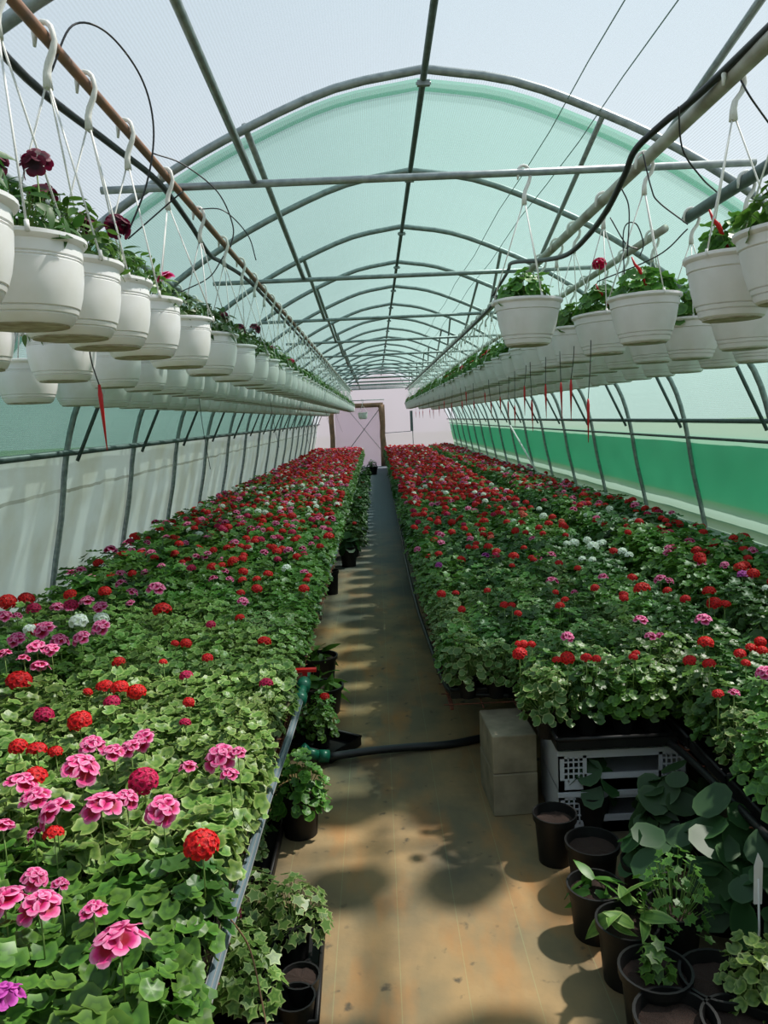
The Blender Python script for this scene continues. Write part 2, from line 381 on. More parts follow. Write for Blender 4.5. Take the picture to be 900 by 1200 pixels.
_c = _N.new('ShaderNodeMath'); _c.operation = 'MULTIPLY'; _L.new(_b.outputs[0], _c.inputs[0]); _L.new(_no.outputs['Fac'], _c.inputs[1])
_m = _N.new('ShaderNodeMix'); _m.data_type = 'RGBA'; _L.new(_c.outputs[0], _m.inputs[0]); _L.new(_cm.outputs[2], _m.inputs[6]); _m.inputs[7].default_value = rgb(104, 98, 78)
for _n in _N:
    if _n.type in ('BSDF_TRANSLUCENT', 'BSDF_DIFFUSE'): _L.new(_m.outputs[2], _n.inputs[0])
wl = struct(sheet('wall_left', full[:li + 1], Y0, Y1, 84, 'side_film', .014, 2))
wr = struct(sheet('wall_right', full[ri:], Y0, Y1, 84, 'side_film_light', .012, 3))
net = prof(.062, 4)
nl = min(range(len(net)), key=lambda i: abs(net[i].z - 1.66) + (0 if net[i].x < 0 else 9))
nr = min(range(len(net)), key=lambda i: abs(net[i].z - 1.62) + (0 if net[i].x > 0 else 9))
sn = sheet('shade_net', net[nl:nr + 1], 4.12, 26.6, 60, 'shade_net', .01, 4)
tag(sn, 'pale green shade net stretched over the outside of the greenhouse roof', 'shade net')
hm = MB(); 
pp = net[nl:nr + 1]
hem = sheet('hem', [p + Vector((0, 0, .006)) for p in pp], 4.11, 4.26, 2, 'net_hem', 0, 5, sn)
n2 = sheet('net_fold', [p + Vector((-.01, 0, 0)) for p in net[nl:nl + 7]], Y0, 26.6, 50, 'shade_net', .012, 6, sn)
# the lower net on the right side: a saturated green band with a greyer one under it
gq = prof(.085, 6); gq = [p for p in gq if p.x > 0]
gp = [p for p in gq if .86 <= p.z <= 1.52]
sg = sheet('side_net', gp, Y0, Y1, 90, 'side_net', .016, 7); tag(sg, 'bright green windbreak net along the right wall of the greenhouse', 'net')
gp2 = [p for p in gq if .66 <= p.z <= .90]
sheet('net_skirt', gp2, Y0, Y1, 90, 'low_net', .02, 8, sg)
lm_ = MB(); lm_.box(2.63, 2.78, Y0, Y1 - .05, 0, .74); struct(lm_.build('trim_1', 'ledge'))
lm_ = MB(); lm_.box(-2.36, -2.30, Y0, Y1 - .05, 0, .40); struct(lm_.build('trim_2', 'ledge'))
# floor
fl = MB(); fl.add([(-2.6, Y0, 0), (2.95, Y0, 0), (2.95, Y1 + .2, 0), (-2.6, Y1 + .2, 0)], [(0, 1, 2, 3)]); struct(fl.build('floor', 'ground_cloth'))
og = MB(); og.add([(-60, -60, -.03), (60, -60, -.03), (60, 90, -.03), (-60, 90, -.03)], [(0, 1, 2, 3)]); struct(og.build('ground', 'outside_ground'))
# end walls: fan fill of the arch outline
def endwall(name, y, m):
    pr = prof(.02, 4); mb = MB(); c = (XC, y, 1.6)
    vs = [c] + [(p.x, y, p.z) for p in pr]; uv = [(v[0], v[2]) for v in vs]
    mb.add(vs, [(0, i, i + 1) for i in range(1, len(pr))] + [(0, len(pr), 1)], 0, uv); return struct(mb.build(name, m))
ew = endwall('wall_back', Y1, 'end_film'); endwall('wall_front', Y0, 'side_film_light')
# timber door frame in the end wall
ye = 29.0
df_ = struct(put(None, 'door_1', None, (0, ye, 0)))
def post(name, x, r, z0, z1, m='wood'):
    mb = MB(); mb.tube([(x + random.uniform(-.02, .02), 0, z0 + (z1 - z0) * i / 6) for i in range(7)], [r * random.uniform(.9, 1.12) for i in range(7)], 9)
    return mb.build(name, m, df_)
post('door_post', .27, .11, 0, 2.27); post('door_post', -1.62, .10, 0, 2.25)
mb = MB(); mb.tube([(-1.15, 0, 2.27), (.32, 0, 2.27)], .085, 8); mb.build('lintel', 'wood', df_)
mb = MB(); mb.tube([(-1.05, .02, .62), (.2, .02, 2.15)], .014, 6); mb.build('door_brace', 'galvanised_dark', df_)
mb = MB(); mb.tube([(-1.0, .02, 2.15), (.22, .02, .55)], .009, 6); mb.build('door_brace', 'galvanised_dark', df_)
g = MB(); g.box(-1.5, .18, .06, .075, .02, 2.2); g.build('door_panel', 'door_film', df_)
mb = MB(); mb.box(1.30, 1.40, ye - .03, ye + .03, 1.25, 2.0); mb.tube([(1.38, ye, .2), (1.38, ye, 1.3)], .015, 6); mb.tube([(.3, ye, 1.22), (1.3, ye, 1.25)], .012, 6); struct(mb.build('trim_3', 'galvanised_dark'))
mb = MB(); mb.tube([(-.85, ye, 3.0), (-1.15, ye, 2.35)], .012, 6); mb.tube([(1.0, ye, 3.2), (1.5, ye, 2.4)], .012, 6); struct(mb.build('trim_4', 'galvanised_dark'))
mb = MB(); mb.tube([(2.35, 13.6, 1.55), (2.62, 12.6, .75)], .016, 6)
tag(mb.build('leaning_pole', 'white_plastic'), 'thin white pole leaning against the right wall behind the flowers', 'pole')
# long welded seams in the roof film, right of the ridge
for x_, z_ in ((.97, 1.445), (1.12, 1.385)):
    mb = MB(); mb.tube([(x_ + .012 * math.sin(k * 1.7), Y0 + (Y1 - Y0) * k / 40, CAMZ + z_) for k in range(41)], .0028, 5); mb.build('film_seam', 'petiole_grey', roof)

# ------------------------------------------------------------------ leaves, flowers, pots
rnd = random.Random(11)
def leaf_shape(n=12, lobes=7, amp=.12, ruff=.10, cup=.18, inner=True, seed=0, notch=True):
    """rounded scalloped geranium leaf of radius 1, in local x/y, stalk at the origin"""
    rn = random.Random(seed); vs = [(0, 0, 0)]; uv = [(0, 0)]; fs = []
    rings = ((.55, .5), (1.0, 1.0)) if inner else ((1.0, 1.0),)
    for rr, u in rings:
        for k in range(n):
            a = 2 * math.pi * k / n
            sc = 1 + (amp * math.cos(lobes * a) + rn.uniform(-.035, .035)) * (rr > .9)
            if notch and k == n // 2 and rr > .9: sc *= .45
            z = cup * rr * rr * .9 + (ruff * math.sin(lobes * a + 1.2) + rn.uniform(-.05, .05)) * rr * rr
            vs.append((rr * sc * math.cos(a), rr * sc * math.sin(a), z)); uv.append((u, .5))
    fs += [(0, 1 + k, 1 + (k + 1) % n) for k in range(n)]
    if inner: fs += [(1 + k, 1 + n + k, 1 + n + (k + 1) % n, 1 + (k + 1) % n) for k in range(n)]
    return vs, fs, uv
LEAVES = [leaf_shape(18, (5, 6, 6, 5)[s], seed=s, amp=.075, ruff=.09) for s in range(4)]
LEAVES_LO = [leaf_shape(10, 5, seed=s + 9, inner=False, amp=.08, cup=.25) for s in range(4)]
IVY = [leaf_shape(10, 5, seed=s + 20, inner=False, amp=.26, cup=.05, ruff=.03, notch=False) for s in range(3)]
def blade(seed, wd=.36, n=5):
    rn = random.Random(seed); vs = []; uv = []
    for i in range(n + 1):
        t = i / n; wv = wd * math.sin(math.pi * (.08 + .92 * t) ** .8) * (1 if i < n else .05)
        z = .35 * t - .55 * t * t
        for s_, u in ((-1, 1), (0, 0), (1, 1)): vs.append((t * 2, s_ * wv, z + (abs(s_) * .12 * wd))); uv.append((u, .5))
    fs = []
    for i in range(n):
        a = i * 3; fs += [(a, a + 1, a + 4, a + 3), (a + 1, a + 2, a + 5, a + 4)]
    return vs, fs, uv
BLADES = [blade(1, .34), blade(2, .44), blade(3, .26)]
def xf(vs, M): return [M @ Vector(v) for v in vs]
def dome_spots(n, r, h, rn, low=-.25):
    """leaf places over a dome of radius r and height h: (point, outward direction)"""
    out = []
    for i in range(n):
        t = (i + .5) / n; el = math.asin(min(1, low + (1 - low) * t)); az = i * 2.39996 + rn.uniform(-.4, .4)
        d = Vector((math.cos(el) * math.cos(az), math.cos(el) * math.sin(az), math.sin(el)))
        k = rn.uniform(.78, 1.08) * (1 if rn.random() < .8 else .65)
        out.append((Vector((d.x * r * k, d.y * r * k, max(0, d.z) * h * k + (d.z < 0) * d.z * .1)), d))
    return out
def leaf_matrix(p, d, size, rn, upw=.8, tilt=.72):
    nrm = (Vector((d.x, d.y, max(d.z, .1))) + Vector((0, 0, upw)) + Vector((rn.uniform(-1, 1), rn.uniform(-1, 1), rn.uniform(-.5, .5))) * tilt).normalized()
    q = nrm.to_track_quat('Z', 'Y'); 
    return Matrix.Translation(p) @ q.to_matrix().to_4x4() @ Matrix.Rotation(rn.uniform(0, 6.28), 4, 'Z') @ Matrix.Diagonal((size, size, size, 1))
def foliage_mesh(name, n, r, h, size, m, seed, shapes=LEAVES, stalks=True, low=-.25, upw=.9):
    rn = random.Random(seed); mb = MB()
    for p, d in dome_spots(n, r, h, rn, low):
        sz = size * rn.uniform(.7, 1.15); v, f, u = rn.choice(shapes)
        mb.add(xf(v, leaf_matrix(p, d, sz, rn, upw)), f, 0, u, True)
        if stalks and rn.random() < .6:
            b = Vector((p.x * .2, p.y * .2, -.02)); w_ = Vector((.0016, 0, 0)); w2 = Vector((0, .0016, 0))
            mb.add([b - w_, b + w_, p + w_, p - w_, b - w2, b + w2, p + w2, p - w2], [(0, 1, 2, 3), (4, 5, 6, 7)], 1)
    return mb.mesh(name, [m, 'petiole'])
def floret(rn, wide=1.0, petals=5):
    """one floret of radius about 1 facing +z, five rounded petals; uv.x runs from eye to rim"""
    vs = []; fs = []; uv = []
    for k in range(petals):
        a = 2 * math.pi * k / petals + rn.uniform(-.08, .08); o = len(vs); lift = rn.uniform(-.04, .08)
        for rr, ww, z, u in ((.0, 0, -.08, 0), (.34, .27, 0, .4), (.34, -.27, 0, .4), (.45, 0, .02, .42), (.72, .47, .05 + lift, .85), (.72, -.47, .05 + lift, .85), (.78, 0, .08 + lift, .7), (.96, .27, .0 + lift, 1), (.96, -.27, .02 + lift, 1), (1.04, 0, .0 + lift, 1)):
            ww *= wide; vs.append((rr * math.cos(a) - ww * math.sin(a), rr * math.sin(a) + ww * math.cos(a), z)); uv.append((u, .5))
        fs += [(o, o + 3, o + 1), (o, o + 2, o + 3), (o + 1, o + 3, o + 6, o + 4), (o + 3, o + 2, o + 5, o + 6), (o + 4, o + 6, o + 9, o + 7), (o + 6, o + 5, o + 8, o + 9)]
    return vs, fs, uv
def head_mesh(name, m, nflo, fl_r, seed, low=-.15):
    """a flower head of radius about .5 centred on its own origin, on a short stalk"""
    rn = random.Random(seed); mb = MB()
    for i in range(nflo):
        t = (i + .5) / nflo; el = math.asin(low + (1 - low) * t); az = i * 2.39996
        d = Vector((math.cos(el) * math.cos(az), math.cos(el) * math.sin(az), math.sin(el)))
        R_ = .5 - fl_r * .45
        v, f, u = floret(rn)
        dd = (d + Vector((rn.uniform(-.15, .15), rn.uniform(-.15, .15), .15 if low < 0 else .55))).normalized()
        sz = fl_r * rn.uniform(.88, 1.08)
        M = Matrix.Translation(Vector((d.x * R_, d.y * R_, d.z * R_ * .75))) @ dd.to_track_quat('Z', 'Y').to_matrix().to_4x4() @ Matrix.Rotation(rn.uniform(0, 6), 4, 'Z') @ Matrix.Diagonal((sz, sz, sz, 1))
        mb.add(xf(v, M), f, 0, u)
    return mb.mesh(name, m)
HEADS = {}
for key, m, n, fr in (('P', 'petal_pink', 7, .33), ('M', 'petal_magenta', 26, .17), ('R', 'petal_red', 28, .16), ('W', 'petal_white', 14, .22), ('V', 'petal_violet', 7, .33), ('L', 'petal_salmon', 12, .22), ('B', 'petal_burgundy', 6, .33)):
    HEADS[key] = [head_mesh('flower_head', m, n, fr, s, .12 if key in 'PV' else -.15) for s in range(2)]
CNAME = dict(P='two-tone pink', M='magenta', R='red', W='white', V='violet', L='salmon', B='burgundy')
stalk_mb = MB(); stalk_mb.tube([(0, 0, -1), (.01, 0, -.5), (0, 0, 0)], [.012, .012, .014], 5); STALK = stalk_mb.mesh('flower_stalk', 'petiole')
def pot_mesh(name, r, h, m, rim=.006, soil=True, seg=16, soilz=.8, base=.74):
    mb = MB()
    mb.lathe([(0, 0), (r * base, 0), (r * .97, h * .86), (r * 1.06, h * .87), (r * 1.08, h), (r * 1.0, h), (r * .93, h * .8), (0, h * .79)], seg)
    return mb.mesh(name, m)
def disc_mesh(name, r, m, seg=16):
    rn = random.Random(5); mb = MB(); vs = [(0, 0, .006)] + [(r * math.cos(2 * math.pi * k / seg), r * math.sin(2 * math.pi * k / seg), rn.uniform(-.003, .003)) for k in range(seg)]
    mb.add(vs, [(0, 1 + k, 1 + (k + 1) % seg) for k in range(seg)]); return mb.mesh(name, m)
POT = pot_mesh('pot', .055, .12, 'black_plastic', seg=12)
SOIL = disc_mesh('soil', .05, 'soil', 12)
# ------------------------------------------------------------------ growing benches
ZM = .38
def mesh_top(name, x0, x1, y0, y1, parent, dx=.15, dy=.15, yfine=9):
    mb = MB(); x = x0
    nx = int(round((x1 - x0) / dx))
    for i in range(nx + 1): 
        x = x0 + (x1 - x0) * i / nx; mb.tube([(x, y0 - .04, ZM), (x, y1, ZM)], .004, 4)
    y = y0
    while y < y1: mb.tube([(x0 - .03, y, ZM + .008), (x1 + .02, y, ZM + .008)], .0035, 4); y += dy if y < yfine else .6
    o = mb.build(name, 'rust_wire', parent); o['kind'] = 'stuff'; return o
def bench(label, x0, x1, y0, y1):
    t = thing('growing_bench', label, 'bench', ((x0 + x1) / 2, y0, 0))
    def rel(o): o.location = (-(x0 + x1) / 2, -y0, 0); return o
    rel(mesh_top('wire_mesh_top', x0, x1, y0, y1, t))
    for x in (x0 + .01, x1 - .01):
        mb = MB(); mb.tube([(x, y0, ZM - .012), (x, y1, ZM - .012)], .010, 6); rel(mb.build('edge_bar', 'rust_wire', t))
    return t
bench('long wire mesh growing bench along the left wall', -2.22, -.475, .3, 28.2)
bench('long wire mesh growing bench right of the path', .30, 1.72, 3.62, 28.2)
bench('short wire mesh bench end reaching towards the camera right of the crates', 1.20, 1.72, 1.5, 3.58)
bench('wire mesh growing bench beside the ledge of the green net wall', 1.82, 2.58, 1.6, 28.2)
bk = MB(); bk.box(-.1, .1, -.16, .16, 0, .195); bk.box(-.099, .099, -.159, .159, .197, .372); BLOCK = bk.mesh('concrete_block', 'concrete')
def block(x, y, label, group=None, rz=0, sc=1):
    o = put(BLOCK, 'concrete_block', None, (x, y, 0), (0, 0, rz)); tag(o, label, 'block', group)
    return o
bb = MB(); bb.box(-.1, .1, -.16, .16, 0, .375); 
me_b = bb.mesh('concrete_block', 'concrete')
o = block(.54, 3.42, 'pale concrete block standing upright under the near corner of the right bench', rz=.05)
bevel = o.modifiers.new('b', 'BEVEL'); bevel.width = .006; bevel.segments = 2
for i, y in enumerate((1.0, 2.35, 3.7, 5.1, 7, 9, 11, 13, 15, 17, 19, 21, 23, 25, 27)):
    block(-.66, y, 'concrete block under the left bench, %s of those along the path' % ORD[i])
for i, y in enumerate(range(6, 28, 2)):
    block(.52, y, 'concrete block under the right bench edge, %s behind the pale corner one' % ORD[i])
for i, y in enumerate((1.9, 3.2, 5, 9, 14, 20, 27)):
    block(1.45, y, 'concrete block deep under the middle bed, %s from the front' % ORD[i])
    block(2.2, y, 'concrete block deep under the net-side bed, %s from the front' % ORD[i])
    block(-1.9, y, 'concrete block deep under the left bed at the wall, %s from the front' % ORD[i])

# seedling trays: shallow black trays the pots stand in
def tray_mesh(w_, l, h=.045):
    mb = MB(); t = .004; a, b = w_ / 2, l / 2
    mb.box(-a, a, -b, b, 0, .004)
    for s_ in (-1, 1):
        mb.box(s_ * a - t, s_ * a + t, -b, b, .004, h); mb.box(-a + t, a - t, s_ * b - t, s_ * b + t, .004, h)
    r_ = .009
    mb.tube([(-a, -b, h), (a, -b, h), (a, b, h), (-a, b, h), (-a, -b, h)], r_, 6)
    return mb.mesh('carry_tray', 'black_plastic')
TRAY = tray_mesh(.49, .325); TRAYW = tray_mesh(.655, .325)
ZT = ZM + .014
def trays(xs, y0, y1, bed, me=TRAY):
    """rows of trays; the ones that can be seen single are labelled one by one"""
    j = 0; y = y0
    while y < y1:
        for i, x in enumerate(xs):
            if y > 7 and i: continue
            lab = 'black carrying tray of geraniums, %s, %s row back, %s from the path' % (bed, ORD[j], ORD[i])
            tag(put(me, 'carry_tray', None, (x, y, ZT)), lab, 'tray')
        y += .335; j += 1
trays([-.745, -1.245, -1.745], 1.05, 14.0, 'left bed')
trays([.56, 1.06], 3.84, 14.0, 'middle bed')
for k, y in enumerate((1.8, 2.14, 2.48, 2.82, 3.16, 3.50)):
    tag(put(TRAY, 'carry_tray', None, (1.455, y, ZT)), 'black tray on the bench end reaching towards the camera, %s of the row' % ORD[k], 'tray')
for k, x in enumerate((.93,)):
    for q, y in enumerate((3.20, 3.53)):
        tag(put(TRAY, 'carry_tray', None, (x, y, ZT)), ('black tray above the white crates, edge facing the camera' if q == 0 else 'black tray directly behind the one above the white crates'), 'tray')

# ------------------------------------------------------------------ geraniums
FOL = []; NLEAF = 46
specs = [('leaf_green', .118, .20, .027, 1), ('leaf_light', .118, .195, .028, 2), ('leaf_green', .112, .21, .025, 3), ('leaf_cream', .112, .19, .024, 4), ('leaf_dark', .12, .20, .027, 5), ('leaf_light', .115, .205, .025, 6)]
for m, r_, h_, sz, sd in specs:
    FOL.append(foliage_mesh('foliage', 120, r_, h_, sz * .86, m, sd, LEAVES, True))
FOL_LO = [foliage_mesh('foliage', 95, r_, h_, sz * .94, m, sd + 30, LEAVES_LO, False) for m, r_, h_, sz, sd in specs]
LEAFOBJ = {}
for m in ('leaf_green', 'leaf_light', 'leaf_dark', 'leaf_cream'):
    L_ = []
    for v, f, u in LEAVES:
        mb = MB(); mb.add(v, f, 0, u, True); mb.add([(-.04, 0, 0), (.04, 0, 0), (-.9, .0, -2.2), (-.96, 0, -2.2)], [(0, 1, 2, 3)], 1); L_.append(mb.mesh('leaf', [m, 'petiole']))
    LEAFOBJ[m] = L_
ZP = ZT + .006; ZF = ZP + .115; 
# flower heads of the front rows: where they stand over the beds, colour, width
HL = """P 140 1107 66;P 46 1063 38;P 5 1062 45;P 109 1069 27;V 5 1170 34;P 40 1030 24;P 70 1037 13;R 236 990 40;P 190 950 36;P 118 947 40;P 148 937 24;P 65 953 34;P 42 937 30;
P 25 920 30;P 94 902 36;P 108 874 26;P 133 883 24;P 153 877 22;P 168 868 26;M 168 915 34;P 220 900 20;P 258 888 34;P 281 882 18;P 272 909 20;P 3 970 22;P 40 977 15;R 63 977 22;R 93 845 26;R 21 875 20;R 43 879 22;
R 65 881 16;R 40 911 26;R 6 705 26;R 31 702 18;P 5 723 16;P 20 722 10;R 82 697 14;W 92 728 20;W 119 725 18;W 35 738 14;P 52 739 22;P 118 736 20;P 20 750 18;P 5 767 14;P 43 760 20;P 70 751 18;P 60 762 16;
P 28 772 12;P 47 782 20;P 95 748 18;R 22 798 28;P 67 712 14;P 82 711 18;P 102 705 16;P 118 712 16;R 123 693 14;P 142 684 12;P 155 694 12;P 183 690 20;P 153 707 10;R 190 715 22;M 247 732 12;R 205 754 10;R 218 754 14;
R 243 771 14;R 139 776 16;R 191 776 10;M 218 792 16;R 103 811 11;R 123 805 20;R 140 806 20;R 160 811 22;R 221 823 14;M 217 847 14;R 310 752 17;M 312 801 17;R 356 690 14;R 359 680 9;R 362 675 9;R 301 690 14;R 282 695 11;
P 250 678 10;P 269 679 10;R 285 670 12;R 284 680 11;R 301 679 11;R 314 673 12;R 260 663 11;R 273 658 14;R 286 651 10;P 242 651 12;R 290 642 10;R 300 632 11;R 264 617 14;R 331 606 20;R 342 605 14;R 308 611 9;R 331 623 10;W 333 618 6;
R 354 621 12;R 387 629 14;P 338 645 11;P 355 643 9;P 345 612 10;P 372 608 9;P 389 608 10;R 178 605 9;R 201 604 12;R 169 615 12;R 234 616 10;P 130 645 14;P 125 640 12;R 165 650 14;R 180 655 12;P 167 646 10;P 172 636 8;P 238 650 10;
P 230 652 8;R 155 672 10;P 170 671 10;P 142 673 12;P 107 678 12;P 64 673 12;R 115 660 12;P 95 668 10;P 190 664 10;R 150 628 10
R 752 690 19;P 774 679 14;P 786 681 10;R 741 677 12;R 731 701 11;R 803 702 12;R 831 693 14;R 837 707 17;R 861 709 14;R 697 689 11;P 707 676 11;P 751 727 15;P 762 746 13;P 773 745 9;R 827 753 18;R 891 752 13;R 880 759 12;
R 893 762 12;R 867 766 13;R 808 774 15;R 831 778 15;R 874 777 9;R 742 770 11;R 665 771 18;R 687 771 14;R 665 782 12;R 699 772 7;P 895 788 16;P 665 746 14;P 673 694 8;R 677 666 9;R 719 646 11;W 695 640 14;W 688 633 10;
W 703 637 10;W 711 635 9;W 673 636 12;W 664 637 9;W 682 655 9;W 694 656 9;W 737 645 11;W 746 649 10;W 745 610 9;W 705 612 10;W 701 604 9;W 688 604 9;W 720 609 9;W 747 604 9;P 822 661 10;P 849 662 9;V 870 673 10;W 897 689 8;
P 782 648 10;P 808 635 12;P 783 642 8;R 866 634 14;R 879 629 13;R 824 624 10;R 840 617 9;R 856 616 8;R 797 615 8;R 816 617 9;R 774 619 10;R 783 616 8;R 736 624 8;R 769 598 10;R 793 600 9;R 756 596 9;R 684 581 12;R 742 586 9;
R 735 587 9;R 720 584 9;P 672 597 8;R 586 767 18;R 598 755 8;R 613 755 12;R 623 755 10;R 571 692 9;R 517 696 12;R 534 695 9;R 541 714 10;R 591 709 11;R 600 709 9;R 607 719 10;R 656 710 12;R 662 703 10;R 651 694 8;V 569 651 9;
V 514 662 8;P 482 644 8;R 502 652 8;P 517 627 9;P 517 636 9;R 549 641 8;R 558 637 8;R 600 663 8;R 625 656 8;P 646 650 10;R 655 660 10;R 614 642 8;R 604 622 10;R 616 624 8;R 636 625 8;R 565 621 9;P 551 631 8;P 624 631 8;L 575 630 9;
R 790 817 13;R 865 881 15;R 896 943 16;P 860 812 11;R 745 766 9"""
heads = []
for line in HL.replace('\n', ';').split(';'):
    q = line.split()
    if len(q) < 4: continue
    heads.append([q[0]] + [float(a) for a in q[1:]])
plants = []                # x, y, zoffset, kind, row, col, bed
def zone(x, y):
    """light leaved towards the aisle on the left, cream edged at the right front"""
    n = math.sin(x * 3.1 + y * 1.3) + math.sin(y * 2.2 - x * 1.7)
    q = rnd.random()
    if x < -.3:
        if y < 2.0: return 0 if q < .7 else 4
        if y < 4.6: return (1 if q < .45 else 5) if n > -.6 else (0 if q < .6 else 3)
        return 0 if q < .5 else (2 if q < .8 else 4)
    if y < 6 and x < 1.3: return 3 if q < .45 else (4 if q < .7 else 0)
    return (2 if q < .4 else 0) if n > 0 else 4
def bed_rows(bed, x0, x1, nx, y0, y1, dy, ok=lambda x, y: True, zb=0.0):
    j = 0; y = y0
    while y < y1:
        for i in range(nx):
            x = x0 + (x1 - x0) * i / (nx - 1)
            if ok(x, y): plants.append(dict(x=x + rnd.uniform(-.016, .016), y=y + rnd.uniform(-.016, .016), z=zb, row=j, col=i, bed=bed, heads=[]))
        y += dy; j += 1
bed_rows('left bed', -.555, -2.10, 11, 1.08, 28.0, .167)
bed_rows('middle bed', .385, 1.60, 9, 1.85, 28.0, .167, lambda x, y: (y > 3.68) or (x > .66 and y > 3.08) or x > 1.25)
bed_rows('net-side bed', 1.95, 2.50, 5, 2.4, 28.0, .16)
for p in plants:
    p['k'] = zone(p['x'], p['y']); p['s'] = rnd.uniform(.88, 1.14) * (1 + (.30 * p['col'] / 10 if p['x'] < 0 else (.22 if p['x'] > 1.8 else 0)) * (1 if p['y'] < 14 else .3))
    p['rz'] = rnd.uniform(0, 6.28)
    pr_ = proj(p['x'], p['y'], .62); p['in'] = pr_ is not None and -25 < pr_[0] < 925 and -50 < pr_[1] < 1235
ZH = ZF + .235              # height of the flower heads above the floor
for c, px, py, sz in heads:
    w0 = at(px, py, ZH); d = (w0 - Vector((0, 0, CAMZ))).length
    best = min(plants, key=lambda p: (p['x'] - w0.x) ** 2 + (p['y'] - w0.y) ** 2)
    if (best['x'] - w0.x) ** 2 + (best['y'] - w0.y) ** 2 > .2: continue
    zh = ZH + max(0, best['s'] - 1) * .22; w0 = at(px, py, zh); best = min(plants, key=lambda p: (p['x'] - w0.x) ** 2 + (p['y'] - w0.y) ** 2)
    _o = Vector((w0.x - best['x'], w0.y - best['y']))
    if _o.length > .11: _o = _o * (.11 / _o.length); w0 = Vector((best['x'] + _o.x, best['y'] + _o.y, w0.z))
    best['heads'].append((c, w0.x, w0.y, zh, max(.04, min(.11, sz * d / FPX * 1.0))))
    best['fixed'] = True
def rand_heads(p):
    x, y = p['x'], p['y']; q = rnd.random(); patch = math.sin(x * 2.3 + y * .9) + math.sin(y * 1.7 + x)
    if x < -.3:
        dens = .03 if y < 4 else (.10 if y < 5.8 else (.42 if y < 7.5 else .9))
        if x > -.9 and y > 6: dens *= .8
        mixc = [('R', .62), ('P', .2), ('M', .14), ('W', .04)]
        if 8.6 < y < 9.4 or 11.0 < y < 12.0: mixc = [('R', .45), ('W', .45), ('P', .1)]
    elif x < 1.75:
        dens = .02 if y < 5 else (.10 if y < 6.5 else (.32 if y < 9 else .7))
        mixc = [('R', .66), ('P', .14), ('M', .1), ('L', .05), ('W', .05)]
    else:
        dens = .05 if y < 4.0 else (.24 if y < 8 else (.5 if patch > -.3 else .25))
        if x > 2.3 and y > 4: dens += .2
        mixc = [('R', .6), ('P', .2), ('M', .15), ('W', .05)]
    n = (1 if rnd.random() < dens else 0) + (1 if rnd.random() < dens * .6 else 0) + (1 if y > 10 and rnd.random() < dens * .7 else 0)
    for _ in range(n):
        q = rnd.random(); c = mixc[-1][0]
        for cc, pb in mixc:
            if q < pb: c = cc; break
            q -= pb
        p['heads'].append((c, x + rnd.uniform(-.08, .08), y + rnd.uniform(-.08, .08), ZH + p['z'] + max(0, p['s'] - 1) * .22 + rnd.uniform(-.03, .03), rnd.uniform(.055, .088)))
for p in plants:
    if 'fixed' not in p: rand_heads(p)
vis = sorted([p for p in plants if p['in']], key=lambda p: p['x'] ** 2 + p['y'] ** 2)
single = vis[:300]; sid = set(id(p) for p in single)
rest = [p for p in plants if id(p) not in sid]
leafcount = 0
for n_, p in enumerate(single):
    hs = p['heads']; cols = []
    for h in hs:
        if h[0] not in cols: cols.append(h[0])
    leafy = ['green geranium', 'pale green geranium', 'small-leaved geranium', 'cream-edged geranium', 'dark green geranium', 'pale small-leaved geranium'][p['k']]
    place = '%s, %s row, %s from %s' % (p['bed'], ORD[p['row']], ORD[p['col']], 'gap' if p['bed'] == 'net-side bed' else 'path')
    lab = leafy + ((' with ' + ' and '.join(CNAME[c] for c in cols[:2]) + ' flowers, ') if hs else ' without flowers, ') + place
    if len(lab.split()) > 16: lab = 'geranium with ' + ' and '.join(CNAME[c] for c in cols[:2]) + ' flowers, ' + place
    t = thing('geranium', lab, 'plant', (p['x'], p['y'], ZP + p['z']), 0, 'potted geraniums on the benches')
    put(POT, 'pot', t); put(SOIL, 'soil', t, (0, 0, .098))
    if n_ < 22:
        rn = random.Random(n_); m = specs[p['k']][0]
        for q, d in dome_spots(60, .118 * p['s'], .17 * p['s'], rn):
            M = leaf_matrix(q + Vector((0, 0, .115)), d, .031 * rn.uniform(.75, 1.2), rn)
            lo = put(rn.choice(LEAFOBJ[m]), 'leaf', t); lo.matrix_local = M
    else:
        put(FOL[p['k']], 'foliage', t, (0, 0, .115), (0, 0, p['rz']), p['s'])
    for c, hx, hy, hz, sz in hs:
        ho = put(rnd.choice(HEADS[c]), 'flower_head', t, (hx - p['x'], hy - p['y'], hz - ZP - p['z']), (rnd.uniform(-.2, .5), rnd.uniform(-.3, .3), rnd.uniform(0, 6)), sz)
        if len(cols) > 1: ho['label'] = CNAME[c] + ' flower head'
        so = put(STALK, 'flower_stalk', t, (hx - p['x'], hy - p['y'], hz - ZP - p['z'])); so.scale = (.16, .16, .14)
